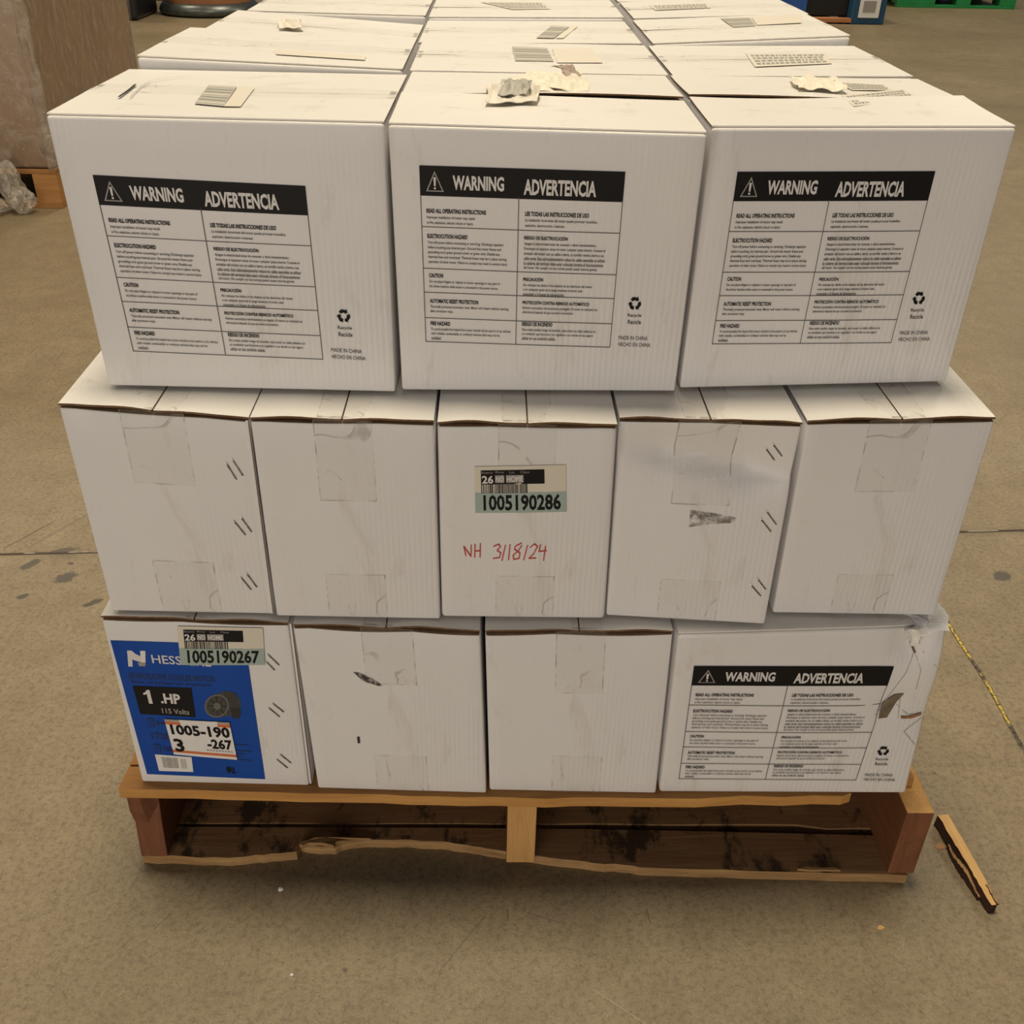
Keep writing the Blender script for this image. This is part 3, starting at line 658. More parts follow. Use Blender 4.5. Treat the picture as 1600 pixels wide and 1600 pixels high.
# blue product panel
B = DEC['B0']; fr = b0.front
d = Decal(); d.rect(0, 0, 1, 1, BLUE, 0, 12); pp = d.build('blue_print', b0.e, B['blue'], fr, .0006); pp['label'] = 'blue printed product panel'
def on(quadname, dec, name, off=.0010): return dec.build(name, b0.e, B[quadname], fr, off)
d = Decal(); d.poly([(0, 0), (0, 1), (.27, 1), (.27, .50), (.55, .95), (.55, .55), (.27, 0)][::-1] and [(0, 0), (0, 1), (.25, 1), (.25, 0)], WHITEI)
d.poly([(.25, .0), (.25, .55), (.75, .72), (.75, .35), (.45, .20)], WHITEI, 0); d.poly([(.72, 0), (.72, .9), (1, .9), (1, 0)], PAPER, 0)
d.poly([(.55, .72), (.62, .95), (1, .95), (1, .72)], GREYI, 1)
on('logo', d, 'logo_print')
d = Decal(); d.text('HESSAIRE', .02, .05, .98, .95, WHITEI, 0, .01); on('name', d, 'brand_lettering')
d = Decal(); d.text('EVAPORATIVE COOLER MOTOR', 0, 0, 1, 1, BLUEINK, 0, .02); on('evap', d, 'product_lettering')
d = Decal(); d.text('Motor del enfriador por evaporación', 0, 0, 1, 1, BLUEINK, 0, .01); on('evap2', d, 'product_lettering')
d = Decal(); d.rect(0, 0, 1, 1, BLACKI, 0, 4); d.poly([(.15, .24), (.15, .30), (.21, .27), (.21, .60), (.275, .60), (.275, .12), (.23, .12), (.19, .20)], WHITEI, 1); d.text('.HP', .43, .22, .78, .57, WHITEI, 1, .035); d.text('115 Volts', .41, .74, .90, .92, GREYI, 1, .02)
on('black', d, 'horsepower_print')
d = Decal(); d.poly([(.40, .12), (.62, .02), (.88, .10), (1.0, .38), (.98, .70), (.80, .85), (.45, .95), (.2, .6)], MOTOR, 0)
for k in range(5): d.stroke([(.58 + k * .07, .06 + k * .01), (.66 + k * .07, .80 - k * .03)], .018, MOTORD, 1)
d.ell(.34, .55, .33, .42, MOTORL, 1, 24, .35); d.ell(.34, .55, .28, .36, MOTOR, 2, 24, .35); d.ell(.35, .55, .10, .13, MOTORL, 3, 16)
for k in range(8):
    a = k * math.pi / 4; d.stroke([(.35 + .1 * math.cos(a), .55 + .13 * math.sin(a)), (.35 + .25 * math.cos(a), .55 + .32 * math.sin(a))], .03, MOTORD, 3)
d.poly([(.72, .62), (.95, .60), (1.0, .80), (.92, .98), (.74, .95)], MOTORD, 1)
on('motor', d, 'motor_picture')
d = Decal(); d.rect(0, 0, .32, 1, BLUEINK, 0); d.rect(.04, .1, .28, .9, BLUE, 1); d.text('2', .09, .2, .22, .8, BLUEINK, 2, .02); d.text('Speeds', .42, .15, 1, .85, BLUEINK, 0, .02); on('two', d, 'feature_print')
d = Decal(); d.text('1725', 0, .05, 1, .9, BLUEINK, 0, .03); on('r1725', d, 'feature_print')
d = Decal(); d.rect(0, 0, .36, 1, BLUEINK, 0); d.rect(.04, .1, .32, .9, BLUE, 1); d.text('V', .1, .2, .26, .8, BLUEINK, 2, .02); d.text('Volts', .48, .15, 1, .85, BLUEINK, 0, .02); on('vee', d, 'feature_print')
d = Decal()
for k, (a, b) in enumerate(((0, .9), (0, .55), (.1, 1), (0, .8), (0, .65), (.05, .95))): d.rect(a, .02 + k * .17, b, .075 + k * .17, BLUEINK, 0)
on('fine', d, 'fine_print')
d = Decal(); d.ell(.22, .45, .2, .45, BLACKI, 0, 14); d.text('UL', .45, .1, .85, .95, BLACKI, 0, .05); on('ul', d, 'certification_mark')
d = Decal(); d.rect(0, 0, 1, 1, PAPER, 0, 2); d.bars(.16, .12, .60, .78, BARG2, 1, 22, 3); d.bars(.68, .16, .84, .78, BARG, 1, 6, 5); on('bar', d, 'barcode_print', .0012)
d = inventory_label('1005190267', 7); on('inv', d, 'inventory_label', .0016)['label'] = 'cream and teal label over the blue panel'
d = Decal(); d.rect(0, 0, 1, 1, PAPER, 0, 4); d.rect(.0, .0, 1, .05, GREYI, 1); d.rect(0, .06, 1, .14, ORANGEI, 1); d.rect(0, .86, 1, .93, ORANGEI, 1)
for k in range(9): d.rect(.55 + k * .047, .77, .58 + k * .047, .81, GREYI, 1)
d.text('1005-190', .06, .13, .97, .42, BLACKI, 2, .035); d.text('3', .05, .53, .20, .90, BLACKI, 2, .03); d.text('-267', .58, .47, .97, .74, BLACKI, 2, .035)
pl = on('price', d, 'price_label', .0022); pl['label'] = 'white label with orange stripes and black numbers'

def ngon(quads, mat, name, c, off=.0008):
    Decal().poly([(q[0], 1 - q[1]) for q in quads][::-1], mat).build(name, c.e, SQ, c.front, off)
ngon(DEC['B1']['smudge'], soft_mat('dark_scuff', (.05, .04, .03), .95, 110), 'scuff_mark', b1_)
ngon(DEC['B1']['nick'], INK, 'scuff_mark', b1_)

# ------------------------------------------------------------------ middle layer
def mid(k, **kw):
    return Carton('cardboard_box', FACES[k], back_of(FACES[k], kw.pop('d', .285)), kw.pop('label'), 'white cartons of the middle layer', **kw)
m0 = mid('M0', label='leftmost white carton of the middle layer, with three pairs of staples', sag=.0025, lift=.003, seed=11); m0.joint(True); m0.staples(STP['M0'])
m1 = mid('M1', label='plain white middle layer carton just left of the one with red handwriting', sag=.0025, lift=.003, seed=12)
m2 = mid('M2', label='white carton with teal number label and red handwritten date in the middle layer', sag=.0025, lift=.004, seed=13, r=.005)
def dent(u, t):
    tc = .867 - .118 * min(1, u / .79) + .0 * u
    if t > tc: k = 1 - (t - tc) / (1.001 - tc)
    else: k = math.exp(-(tc - t) / .05)
    side = min(1, .25 + 3 * min(u, 1 - u))
    return (0, .021 * max(0, k) * side * (.7 + .5 * u), 0)
m3 = mid('M3', label='dented white carton with a slanting crease and stapled right edge in the middle layer', sag=.0025, lift=.004, seed=14, disp=dent, res=26); m3.staples(STP['M3'])
m4 = mid('M4', label='rightmost white carton of the middle layer, smooth and unstapled', sag=.0025, lift=.003, seed=15)
on2 = inventory_label('1005190286', 5); lb = on2.build('inventory_label', m2.e, DEC['M2']['inv'], m2.front, .0012); lb['label'] = 'cream and teal number label'
d = Decal()
def cr(pts): return [((x - 252) / 581, (y - 1036) / 168) for x, y in pts]
for st in ([(272, 1065), (285, 1125)], [(272, 1065), (318, 1130), (320, 1055)], [(345, 1050), (343, 1135)], [(380, 1045), (378, 1135)], [(343, 1095), (380, 1092)],
           [(468, 1062), (500, 1048), (512, 1065), (490, 1088), (515, 1105), (505, 1135), (465, 1142)], [(545, 1055), (522, 1155)], [(575, 1050), (565, 1150)],
           [(650, 1040), (610, 1060), (605, 1080), (640, 1105), (635, 1140), (600, 1148), (595, 1120), (630, 1090), (652, 1055)], [(690, 1055), (665, 1150)],
           [(708, 1068), (735, 1045), (755, 1062), (730, 1110), (700, 1140), (745, 1138)], [(775, 1050), (765, 1095), (815, 1090)], [(808, 1060), (795, 1155)]):
    d.stroke(cr(st), .0125, REDI, 0, 581 / 168)
d.build('handwriting', m2.e, DEC['M2']['red'], m2.front, .0009)['label'] = 'red handwritten date'
ngon(DEC['M3']['smudge'], SMUDGE, 'scuff_mark', m3)

# ------------------------------------------------------------------ top layer
def top(F, Bk, label, **kw):
    return Carton('cardboard_box', F, Bk, label, 'white cartons of the top layer', seam='x', face_tape=False, **kw)
def backT(F, xl, yl, xr, yr, zl=.934, zr=.934):
    zb = .6702
    return [[xl, yl, zb], [xr, yr, zb], [xr, yr, zr], [xl, yl, zl]]
t0 = top(FACES['T0'], backT(FACES['T0'], .050, .352, .3615, .346, .931, .931), 'white warning carton at the left front of the top, black marker stroke on its lid', seed=21, lift=.001, gap=.001, res=10)
t1 = top(FACES['T1'], backT(FACES['T1'], .3665, .348, .6515, .350), 'white warning carton at the front middle of the top, crumpled torn label on its lid', seed=22, lift=.006, gap=.003, top_tape=False, res=10)
t2 = top(FACES['T2'], backT(FACES['T2'], .657, .352, .940, .356), 'white warning carton at the right front of the top layer, curled label on its lid', seed=23, lift=.005, gap=.002, top_tape=False, res=10)
for c, k in ((t0, 'T0'), (t1, 'T1'), (t2, 'T2')):
    WP.build('warning_print', c.e, DEC[k]['warn'], c.front, .0009); RP.build('recycling_print', c.e, DEC[k]['rec'], c.front, .0009)
def rowbox(x0, x1, y0, y1, zl, zr, label, seed, **kw):
    F = [[x0, y0, .6702], [x1, y0, .6702], [x1, y0, zr], [x0, y0, zl]]; Bk = [[x0, y1, .6702], [x1, y1, .6702], [x1, y1, zr], [x0, y1, zl]]
    return top(F, Bk, label, seed=seed, **kw)
ord_ = {1: 'second', 2: 'third', 3: 'fourth', 4: 'fifth'}
rows = {
 (0, 1): (.0568, .3549, .360, .600, .9435, .9340), (0, 2): (.0668, .3486, .606, .842, .938, .922), (0, 3): (.077, .3514, .850, 1.082, .9365, .934), (0, 4): (.062, .350, 1.088, 1.31, .9345, .934),
 (1, 1): (.3627, .6573, .358, .590, .9330, .9325), (1, 2): (.3565, .6553, .596, .826, .9300, .9335), (1, 3): (.3569, .6558, .834, 1.075, .934, .938), (1, 4): (.354, .657, 1.082, 1.31, .936, .938),
 (2, 1): (.6633, .9394, .362, .600, .9308, .935), (2, 2): (.6708, .9364, .606, .852, .9325, .9465), (2, 3): (.6735, .9465, .860, 1.085, .934, .9445), (2, 4): (.672, .945, 1.092, 1.31, .934, .936)}
side = {0: 'left', 1: 'middle', 2: 'right'}
extra = {(0, 1): 'with its front edge standing proud', (0, 2): 'with a crumpled scrap on its tape', (0, 3): 'seen at the top edge', (0, 4): 'farthest back', (1, 1): 'with a pale torn barcode label', (1, 2): 'with a slanted barcode label',
         (1, 3): 'with faint label remains', (1, 4): 'farthest back', (2, 1): 'with a wide wrinkled label', (2, 2): 'standing higher than its neighbours', (2, 3): 'with a faint long label', (2, 4): 'farthest back'}
TB = {}
for (cx, rw), a in rows.items():
    TB[(cx, rw)] = rowbox(*a, 'top layer white carton, %s column, %s row back, %s' % (side[cx], ord_[rw], extra[(cx, rw)]), 30 + cx * 5 + rw,
                          lift=.0012, gap=.0015, res=4, r=.004)
def toplabel(c, quad, kind='bar', seed=1, name='shipping_label'):
    """quad in world (x,y) on the lid: TL,TR,BR,BL"""
    zt = .936; x0, x1 = c.F[3][0], c.F[2][0]; y0, y1 = c.F[3][1], c.B[3][1]
    q = [((x - x0) / (x1 - x0), (y - y0) / (y1 - y0)) for x, y in quad]
    d = Decal()
    if kind == 'bar':
        d.rect(0, 0, 1, 1, BARG, 0, 4)
        for k in range(7): d.rect(.03, .06 + k * .135, .97, .10 + k * .135, BARG2 if k % 3 else CREAM, 1)
    elif kind == 'paper': d.rect(0, 0, 1, 1, CREAM, 0, 4)
    elif kind == 'text':
        d.rect(0, 0, 1, 1, CREAM, 0, 4)
        rr = random.Random(seed)
        for k in range(4):
            x = .05
            while x < .93:
                wd = rr.uniform(.02, .07); d.rect(x, .15 + k * .2, min(.96, x + wd), .27 + k * .2, BARG2, 1); x += wd + .018
    return d.build(name, c.e, q, c.top, .0013)
toplabel(t0, [(.196, .250), (.214, .240), (.221, .139), (.2055, .138)], 'paper')
toplabel(t0, [(.1647, .2488), (.1947, .2442), (.2055, .1382), (.1754, .148)])
toplabel(TB[(0, 1)], [(.196, .444), (.3065, .430), (.308, .400), (.2038, .408)], 'paper')
toplabel(TB[(1, 1)], [(.4808, .5445), (.5257, .5392), (.5295, .432), (.4833, .4316)]); toplabel(TB[(1, 1)], [(.532, .5345), (.5836, .5399), (.5879, .4285), (.533, .4225)], 'paper')
toplabel(TB[(2, 1)], [(.7786, .5243), (.8815, .5252), (.8669, .4436), (.7683, .4193)], 'text', 3)
toplabel(TB[(1, 2)], [(.5416, .7603), (.5673, .7495), (.5388, .6311), (.5147, .6343)]); toplabel(TB[(1, 2)], [(.570, .755), (.580, .757), (.552, .632), (.541, .631)], 'paper')
toplabel(TB[(2, 2)], [(.801, .820), (.8437, .815), (.8335, .7223), (.8002, .7181)]); toplabel(TB[(2, 2)], [(.847, .818), (.925, .824), (.9022, .7349), (.837, .7293)], 'paper')
toplabel(TB[(2, 3)], [(.7178, 1.0144), (.8178, 1.02), (.8102, .9566), (.7181, .9442)], 'text', 5)
toplabel(TB[(1, 3)], [(.4325, 1.0258), (.5404, 1.024), (.547, .9258), (.485, .9196)], 'text', 8)
LIFTP = newmat('loose_label_paper', (.80, .74, .60), .5)
zt = .936
crumple('torn_label', t1.e, [(.465, .262, zt), (.50, .338, zt), (.545, .300, zt), (.535, .215, zt)], .006, LIFTP, seed=3)
crumple('torn_label', t1.e, [(.520, .310, zt), (.556, .345, zt), (.556, .222, zt), (.505, .215, zt)], .006, LIFTP, seed=4)
crumple('torn_label', t1.e, [(.452, .245, zt), (.505, .255, zt), (.502, .160, zt), (.452, .148, zt)], .008, CREAM, seed=6)
crumple('barcode_patch', t1.e, [(.468, .238, zt + .005), (.498, .243, zt + .005), (.492, .172, zt + .004), (.464, .166, zt + .004)], .008, BARG, seed=6)
crumple('torn_label', t1.e, [(.524, .348, zt + .003), (.540, .350, zt + .004), (.553, .295, zt + .003), (.538, .290, zt + .003)], .006, newmat('pinkish_torn_paper', (.42, .33, .27), .7), seed=5, n=8, amp=.003)
crumple('curled_label', t2.e, [(.783, .322, zt), (.836, .312, zt), (.826, .245, zt), (.777, .255, zt)], .008, LIFTP, seed=8)
toplabel(t2, [(.838, .312), (.890, .298), (.886, .262), (.842, .262)], 'text', 2)
toplabel(t2, [(.8215, .2321), (.9013, .2716), (.9001, .2182), (.8158, .170)], 'text', 4)
crumple('tape_scrap', TB[(0, 2)].e, [(.148, .740, zt - .002), (.178, .735, zt - .002), (.192, .665, zt - .002), (.160, .660, zt - .002)], .008, CREAM, seed=9, n=7)
# marker stroke and torn tape edge on the left front lid
mb = Decal()
def lid(c, pts):
    x0, x1 = c.F[3][0], c.F[2][0]; y0, y1 = c.F[3][1], c.B[3][1]
    return [((x - x0) / (x1 - x0), 1 - (y - y0) / (y1 - y0)) for x, y in pts]
mb.stroke(lid(t0, [(.0975, .168), (.0965, .19), (.0950, .215), (.0925, .240)]), .008, BLACKI, 0, .85)
mb.stroke(lid(t0, [(.1085, .168), (.1050, .20), (.1015, .235), (.1010, .262), (.115, .285), (.135, .300)]), .003, BARG2, 0, .85)
mb.build('marker_stroke', t0.e, SQ, t0.top, .0022)['label'] = 'black marker stroke and torn tape edge'

# ------------------------------------------------------------------ cartons behind the front row of the two lower layers
def copy_tree(o, parent=None, loc=None):
    c = o.copy(); COL.objects.link(c)
    if parent is not None: c.parent = parent
    if loc is not None: c.location = loc
    for ch in list(o.children): copy_tree(ch, c)
    return c
def plain(w_, d_, h_, x, y, z, label, group, **kw):
    F = [[x, y, z], [x + w_, y, z], [x + w_, y, z + h_], [x, y, z + h_]]; Bk = [[a, y + d_, c_] for a, _, c_ in F]
    return Carton('cardboard_box', F, Bk, label, group, res=3, **kw)
gm = 'plain white cartons behind the front row of the middle layer'; lm = 'plain white carton hidden in the middle layer behind its front row'
first = None
for r_ in range(3):
    for i, xx in enumerate((.027, .214, .401, .588, .782)):
        loc = (xx + .0915, .335 + r_ * .295 + .1425, .4148)
        if first is None: first = plain(.183, .285, .2514, xx, .335, .4148, lm, gm, seed=50, face_tape=False, lift=.001).e
        else: copy_tree(first, None, loc)
gb = 'plain white cartons behind the front row of the bottom layer'; lb_ = 'plain white carton hidden in the bottom layer behind its front row'
first = None
for r_ in range(3):
    for i, xx in enumerate((.021, .240, .458)):
        loc = (xx + .1055, .332 + r_ * .305 + .148, .1495)
        if first is None: first = plain(.211, .296, .2613, xx, .332, .1495, lb_, gb, seed=51, face_tape=False, lift=.001).e
        else: copy_tree(first, None, loc)
gb2 = 'long white cartons behind the torn carton of the bottom layer'; first = None
for r_ in range(4):
    loc = (.674 + .1525, .223 + r_ * .245 + .117, .1495)
    if first is None: first = plain(.305, .234, .2613, .674, .223, .1495, 'long white carton in the bottom layer behind the torn warning carton', gb2, seed=52, face_tape=False, seam='x', lift=.001).e
    else: copy_tree(first, None, loc)

# ------------------------------------------------------------------ things lying on the floor
def chunk(name, A, Bp, w0, w1, h, label, cat):
    """split stick from A to Bp"""
    A, Bp = np.array(A, float), np.array(Bp, float); L = np.linalg.norm(Bp - A); t = (Bp - A) / L; n_ = np.array((t[1], -t[0]))
    v, F = rbox(1, 1, 1, .04, 3, 22, 3); rr = random.Random(5); vs = []
    for q in v:
        s_ = q[1]; wd = w0 + (w1 - w0) * s_; off = (q[0] - .5) * wd
        if q[0] < .3: off -= .0035 * math.sin(11 * s_) * (1 - q[2]) + rr.uniform(-.0009, .0009) - .004 * (s_ < .25)
        tip = (rr.uniform(-.004, .004) if s_ > .96 else 0)
        P = A + t * (s_ * L + tip) + n_ * -off
        vs.append((P[0], P[1], q[2] * h * (1 - .35 * max(0, s_ - .75) / .25) + .0004 + rr.uniform(0, .0006)))
    mb = MB()
    for k, fs in F.items(): mb.add(vs, fs, SPLW if k in ('top', 'right', 'left') else SPLD)
    return mb, vs
A_, B_ = (1.0955, .083), (1.1110, -.060)
e = empty('broken_wood_piece', (1.103, .01, 0)); tag(e, 'pale splintered strip of broken wood on the concrete beside the pallet', 'wood scrap')
L_ = np.linspace(0, 1, 24); rr = random.Random(8)
def bar(name, offl, offr, z0, z1, m_top, m_side, s0=0, s1=1):
    a, b = np.array(A_), np.array(B_); t = (b - a) / np.linalg.norm(b - a); n_ = np.array((-t[1], t[0]))  # n_ to the right (+x)
    mb = MB(); vs = []
    for s_ in L_:
        s_ = s0 + (s1 - s0) * s_; c = a + (b - a) * s_
        l, r = offl(s_) + rr.uniform(-.0007, .0007), offr(s_) + rr.uniform(-.0003, .0003)
        zt_ = z1(s_) + rr.uniform(-.0006, .0006)
        for o_, z in ((l, z0), (r, z0), (r, zt_ - .001), (r - .0015, zt_), (l + .001, zt_)): vs.append((*(c + n_ * o_), z))
    n = len(L_); fs = []; ms = []
    for i in range(n - 1):
        for k in range(5):
            fs.append([i * 5 + k, i * 5 + (k + 1) % 5, (i + 1) * 5 + (k + 1) % 5, (i + 1) * 5 + k]); ms.append(m_top if k in (2, 3, 1) else m_side)
    fs += [[0, 4, 3, 2, 1], [(n - 1) * 5 + k for k in range(5)]]; ms += [m_side, m_side]
    mb.add(vs, fs, ms); return mb.build(name, e)
bar('split_strip', lambda s: -.0085 + .002 * s, lambda s: .0085 - .003 * s * s - .003 * max(0, s - .9) * 10, .0005, lambda s: .021 - .004 * s, SPLW, SPLD)
bar('bark_edge', lambda s: -.0118 + .0015 * math.sin(9 * s), lambda s: -.0060, .0003, lambda s: .010 + .003 * math.sin(13 * s), SPLE, SPLD, .28, .86)
bar('broken_fibres', lambda s: .0010, lambda s: .0050, .016, lambda s: .0215 - .003 * s, SPLE, SPLD, .80, 1.0)
def scrap(name, x, y, sz, h, mat, label, cat, ang=0.3):
    mb = MB(); rr = random.Random(int(x * 1000)); pts = [(sz * (1 if k % 2 else .7) * math.cos(k * 1.05 + ang) * 1.4, sz * math.sin(k * 1.05 + ang) * .8) for k in range(6)]
    vs = [(x + a, y + b, .0004) for a, b in pts] + [(x + a * .8, y + b * .8, h * rr.uniform(.6, 1)) for a, b in pts]
    mb.add(vs, [[5, 4, 3, 2, 1, 0], [6, 7, 8, 9, 10, 11]] + [[i, (i + 1) % 6, 6 + (i + 1) % 6, 6 + i] for i in range(6)], mat)
    o = mb.build(name, origin=(x, y, 0)); tag(o, label, cat); return o
scrap('paper_scrap', .1888, -.0272, .0030, .004, PAPER, 'tiny white scrap on the floor just in front of the pallet', 'scrap', 1.2)
scrap('paper_scrap', .2243, -.1474, .0022, .003, PAPER, 'tiny white speck on the floor at the bottom of the photo', 'scrap', .5)
scrap('wood_chip', .9591, -.0821, .0045, .003, SPLW, 'small pale wood chip on the floor in front of the right end of the pallet', 'wood chip', .6)
scrap('wood_sliver', 1.083, .045, .007, .003, WOODB, 'small dull sliver of wood touching the left side of the broken wood strip', 'wood chip', .1)

# ------------------------------------------------------------------ stretch-wrapped load at the left
BROWN = noisy_mat('wrapped_brown_cartons', (.36, .235, .145), (.26, .165, .10), 5, .35, .4, (1, 1, .4), .01)
def film_mat(name, alpha, dens):
    m = newmat(name, (.62, .55, .46), .18, 0, .6); t = NT(m); c = t.coords((1, 1, 1), (0, .6, 0))
    n = t.noise(t.coords((1, 3.5, 1), (.75, 0, 0)), 13, 6, .7, .8); n2 = t.noise(c, 60, 5, .7)
    a = t.math('MAXIMUM', t.math('MULTIPLY', t.ramp(n, [(.48, 0), (.75, 1)]), dens), t.math('MULTIPLY', t.ramp(n2, [(.60, 0), (.78, 1)]), dens))
    t.l(t.math('ADD', a, alpha), t.b.inputs['Alpha']); t.l(t.bump(n, .9, .012, t.bump(n2, .5, .003)), t.b.inputs['Normal']); return m
FILM = film_mat('stretch_film', .07, .55); FILMW = film_mat('bunched_film', .18, .55)
lx0, lx1, ly0, ly1 = -2.25, -1.185, 3.02, 4.12
ld = empty('wrapped_pallet_load', (-1.72, 3.57, .145)); tag(ld, 'brown carton load wrapped in clear stretch film at the upper left', 'wrapped load')
v, F = rbox(lx1 - lx0, ly1 - ly0, 1.35, .012, 4, 4, 6); mb = MB(); vs = [(q[0] + lx0, q[1] + ly0, q[2] + .150) for q in v]
vs = [(x - .03 * (y - ly0), y, z) if x > -1.5 else (x, y, z) for x, y, z in vs]
vs = [(x + .045 * (y - ly0) , y, z) if x > -1.5 else (x, y, z) for x, y, z in vs]
for k, fs in F.items(): mb.add(vs, fs, BROWN)
mb.build('carton_block', ld, smooth=True)
v, F = rbox(lx1 - lx0 + .016, ly1 - ly0 + .016, 1.36, .015, 10, 12, 14); mb = MB(); rr = random.Random(2); vs = []
for q in v:
    x, y, z = q[0] + lx0 - .008, q[1] + ly0 - .008, q[2] + .148
    k = .004 * math.sin(23 * z + 9 * y) + .004 * math.sin(17 * y - 11 * z)
    if x > -1.5: x += .015 * (y - ly0) + k * .6
    if q[1] < .01: y += -abs(k)
    vs.append((x, y, z))
for k, fs in F.items():
    if k not in ('top', 'bottom'): mb.add(vs, fs, FILM)
mb.build('stretch_film', ld, smooth=True)
mb = MB(); n = 40; vs = []
for i in range(n + 1):
    z = .15 + 1.33 * i / n
    for k in range(8):
        a = k * math.pi / 4; r_ = .024 * (1 + .25 * math.sin(31 * z + 2 * k)); vs.append((lx1 + .0 + r_ * math.cos(a) * .9, ly0 - .002 + r_ * math.sin(a) * .5, z))
mb.add(vs, [[i * 8 + k, i * 8 + (k + 1) % 8, (i + 1) * 8 + (k + 1) % 8, (i + 1) * 8 + k] for i in range(n) for k in range(8)], FILMW)
mb.build('film_corner_band', ld, smooth=True)['label'] = 'whitish bunched film along the corner'
# film skirt and knotted tail
FILMT = film_mat('loose_film', .30, .5); FILMT.node_tree.nodes['Principled BSDF'].inputs['Base Color'].default_value = (.66, .60, .50, 1)
def blob(name, parent, ctr, rad, seed, mat, nu=26, nv=18):
    rr = random.Random(seed); ph = [rr.uniform(0, 6) for _ in range(9)]; vs = []; mb = MB()
    for j in range(nv + 1):
        th = math.pi * j / nv
        for i in range(nu):
            a = 2 * math.pi * i / nu
            f = 1 + .22 * math.sin(3 * a + ph[0] + 2 * th) + .18 * math.sin(5 * a - 3 * th + ph[1]) + .12 * math.sin(9 * a + 7 * th + ph[2]) + rr.uniform(-.07, .07)
            vs.append((ctr[0] + rad[0] * f * math.sin(th) * math.cos(a), ctr[1] + rad[1] * f * math.sin(th) * math.sin(a), ctr[2] + rad[2] * (math.cos(th) * (1 + .1 * math.sin(4 * a)))))
    mb.add(vs, [[j * nu + i, (j + 1) * nu + i, (j + 1) * nu + (i + 1) % nu, j * nu + (i + 1) % nu] for j in range(nv) for i in range(nu)], mat)
    return mb.build(name, parent)
blob('film_tail', ld, (-1.33, 2.96, .100), (.036, .035, .085), 3, FILMT)
blob('film_tail', ld, (-1.30, 2.95, .050), (.038, .036, .048), 5, FILMT)
blob('film_tail', ld, (-1.40, 2.95, .028), (.050, .050, .024), 7, FILMT)
def simple_pallet(name, x0, x1, y0, y1, h, label, wood, end_, group=None):
    e = empty(name, ((x0 + x1) / 2, (y0 + y1) / 2, 0)); tag(e, label, 'pallet', group)
    def bx(n, a, b, c, d_, z0, z1, m, m2=None):
        v, F = rbox(b - a, d_ - c, z1 - z0, .002, 1, 1, 1); mb = MB(); vs = [(q[0] + a, q[1] + c, q[2] + z0) for q in v]
        for k, fs in F.items(): mb.add(vs, fs, m2 if (m2 and k in ('front', 'back')) else m)
        mb.build(n, e)
    for i in range(6):
        a = y0 + (y1 - y0 - .10) * i / 5; bx('deck_board', x0, x1, a, a + .10, h - .018, h, wood)
    for i in range(3):
        a = x0 + (x1 - x0 - .09) * i / 2; bx('stringer', a, a + .09, y0, y1, .018, h - .018, end_, end_)
        
    for i in range(3):
        a = y0 + (y1 - y0 - .10) * i / 2; bx('bottom_board', x0, x1, a, a + .10, 0, .018, wood)
    return e
simple_pallet('wooden_pallet', -2.25, -1.185, 3.02, 4.12, .146, 'orange-brown wooden pallet under the film-wrapped load', wood_mat('orange_wood', (.42, .21, .07), (.30, .14, .05)), wood_mat('orange_wood_end', (.50, .25, .08), (.36, .17, .06)))

# ------------------------------------------------------------------ far background
def lathe(name, parent, ctr, prof, mat, n=40):
    mb = MB(); vs = []
    for r_, z in prof:
        for k in range(n):
            a = 2 * math.pi * k / n; vs.append((ctr[0] + r_ * math.cos(a), ctr[1] + r_ * math.sin(a), ctr[2] + z))
    mb.add(vs, [[i * n + k, i * n + (k + 1) % n, (i + 1) * n + (k + 1) % n, (i + 1) * n + k] for i in range(len(prof) - 1) for k in range(n)], mat)
    return mb.build(name, parent, smooth=True)
STEEL = noisy_mat('dark_grey_steel', (.14, .15, .14), (.07, .075, .07), 12, .35, .1, metal=.6)
DRUMC = noisy_mat('orange_brown_fibre', (.42, .19, .085), (.32, .14, .06), 4, .5, .1)
dr = empty('fibre_drum', (-2.06, 9.05, 0)); tag(dr, 'round orange-brown drum with dark steel base ring behind the stack at upper left', 'drum')
lathe('drum_body', dr, (-2.06, 9.05, 0), [(.36, .07), (.37, .2), (.37, .86), (.35, .88), (0, .88)], DRUMC)
lathe('base_ring', dr, (-2.06, 9.05, 0), [(0, .002), (.39, .002), (.42, .012), (.43, .035), (.42, .06), (.40, .085), (.38, .10), (.36, .10)], STEEL)
lathe('lid_ring', dr, (-2.06, 9.05, 0), [(.37, .83), (.39, .84), (.39, .89), (.36, .90), (0, .90)], STEEL)
def boxpart(name, parent, a, b, m, r=.01, fm=None):
    v, F = rbox(b[0] - a[0], b[1] - a[1], b[2] - a[2], r, 2, 2, 2); mb = MB(); vs = [(q[0] + a[0], q[1] + a[1], q[2] + a[2]) for q in v]
    for k, fs in F.items(): mb.add(vs, fs, fm if (fm and k == 'front') else m)
    return mb.build(name, parent, smooth=False)
BLKP = newmat('black_plastic', (.012, .012, .013), .35); REDP = newmat('red_plastic', (.45, .03, .03), .4)
bb = empty('black_bin', (-2.85, 8.6, 0)); tag(bb, 'black plastic bin with a red patch beside the wrapped load, far back', 'bin')
boxpart('bin_body', bb, (-3.3, 8.40, .0), (-2.50, 9.0, .55), BLKP, .03); boxpart('red_patch', bb, (-2.80, 8.385, .14), (-2.74, 8.40, .24), REDP, .002)
boxpart('rim', bb, (-3.33, 8.37, .55), (-2.47, 9.03, .59), BLKP, .01)
st_ = empty('steel_rack_foot', (-2.82, 9.95, 0)); tag(st_, 'dark steel rack foot standing between the black bin and the drum', 'rack')
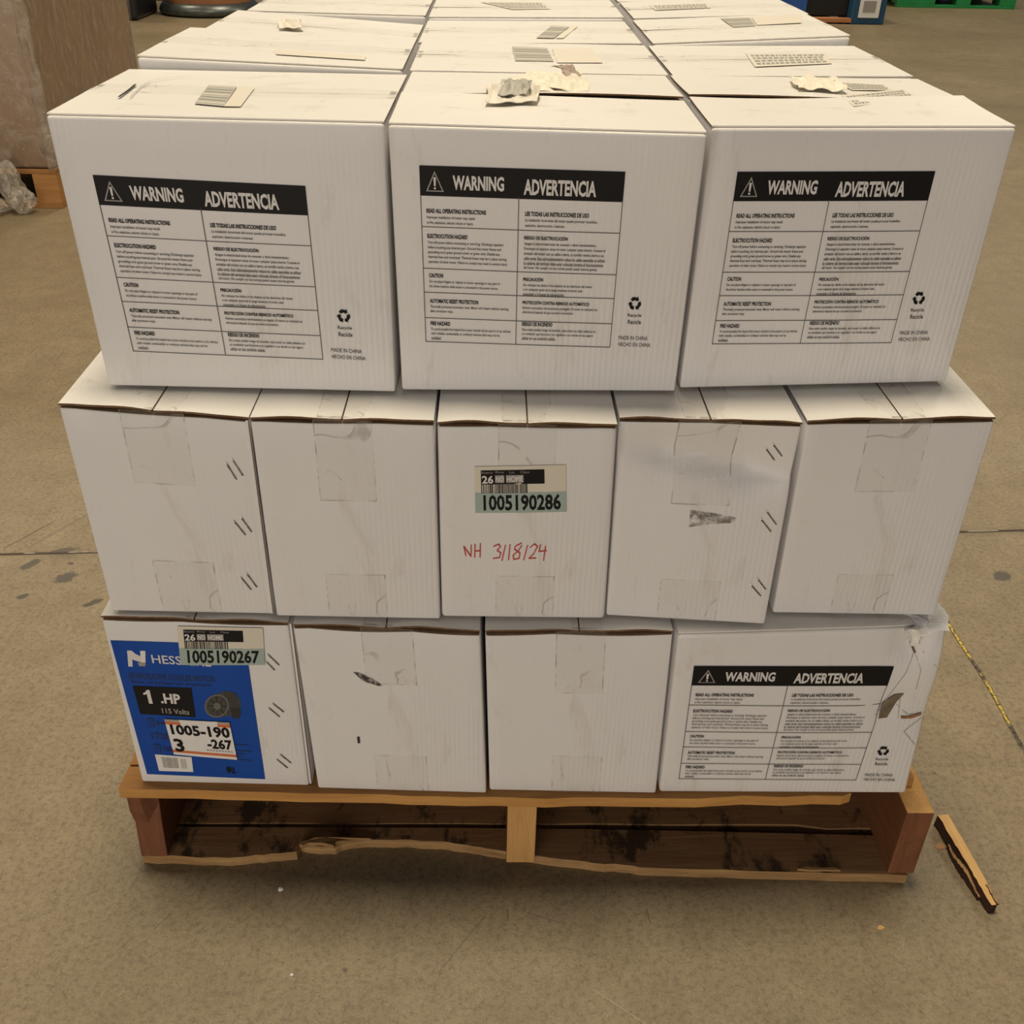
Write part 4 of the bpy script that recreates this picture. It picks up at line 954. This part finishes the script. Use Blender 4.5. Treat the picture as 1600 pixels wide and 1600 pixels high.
boxpart('upright', st_, (-2.87, 9.9, 0), (-2.77, 10.02, 1.2), STEEL, .006); boxpart('base_plate', st_, (-2.95, 9.85, 0), (-2.69, 10.1, .02), STEEL, .002); boxpart('cross_bar', st_, (-3.2, 9.92, .12), (-2.87, 9.98, .2), STEEL, .004)
BLUP = noisy_mat('blue_plastic', (.02, .08, .34), (.03, .12, .42), 6, .4, .05)
bl = empty('blue_tote', (-1.45, 10.4, 0)); tag(bl, 'blue plastic tote glimpsed behind the top left boxes', 'tote')
boxpart('tote_body', bl, (-1.75, 10.25, 0), (-1.15, 10.7, .4), BLUP, .02); boxpart('tote_rim', bl, (-1.78, 10.22, .4), (-1.12, 10.73, .43), BLUP, .01)
# pallet display at upper right
dp = empty('pallet_display', (3.3, 9.6, 0)); tag(dp, 'dark pallet display with blue sides and white label at the upper right', 'display pallet')
BLD = newmat('dark_blue_card', (.015, .07, .14), .45); GREYW = noisy_mat('grey_wrap', (.42, .42, .42), (.25, .25, .26), 14, .3, .4)
boxpart('skid_board', dp, (2.2, 9.02, .012), (3.62, 9.12, .045), wood_mat('orange_skid', (.5, .22, .09), (.4, .17, .07)), .003)
boxpart('dark_carton', dp, (2.2, 9.14, .05), (3.60, 10.2, .26), BLKP, .01)
boxpart('blue_panel', dp, (2.75, 9.125, .07), (3.22, 9.138, .25), BLUP, .002)
boxpart('corner_carton', dp, (3.60, 9.02, 0), (3.90, 9.40, .30), BLD, .01)
boxpart('wrapped_bundle', dp, (2.2, 9.16, .262), (3.58, 10.2, .60), GREYW, .02); boxpart('leg', dp, (2.25, 9.9, 0), (2.4, 10.1, .05), BLKP, .003)
lw = boxpart('white_label', dp, (3.66, 9.008, .055), (3.84, 9.018, .235), PAPER, .001); lw['label'] = 'white printed label'
boxpart('label_print', dp, (3.69, 9.004, .10), (3.80, 9.007, .19), GREYI, .0005)
GRN = noisy_mat('green_plastic', (.012, .20, .055), (.02, .26, .075), 8, .4, .1)
gp = empty('green_pallet', (5.1, 10.9, 0)); tag(gp, 'green plastic pallet on the far floor at the top right', 'pallet')
boxpart('deck', gp, (4.40, 10.45, .12), (5.70, 11.5, .155), GRN, .006); boxpart('bottom_rail', gp, (4.50, 10.45, 0), (5.70, 10.55, .028), GRN, .004)
for a, b in ((4.50, 4.88), (5.10, 5.24), (5.54, 5.70)): boxpart('foot_block', gp, (a, 10.45, .028), (b, 10.65, .12), GRN, .004)
for a, b in ((4.50, 4.88), (5.10, 5.24), (5.54, 5.70)): boxpart('foot_block', gp, (a, 11.25, 0), (b, 11.45, .12), GRN, .004)
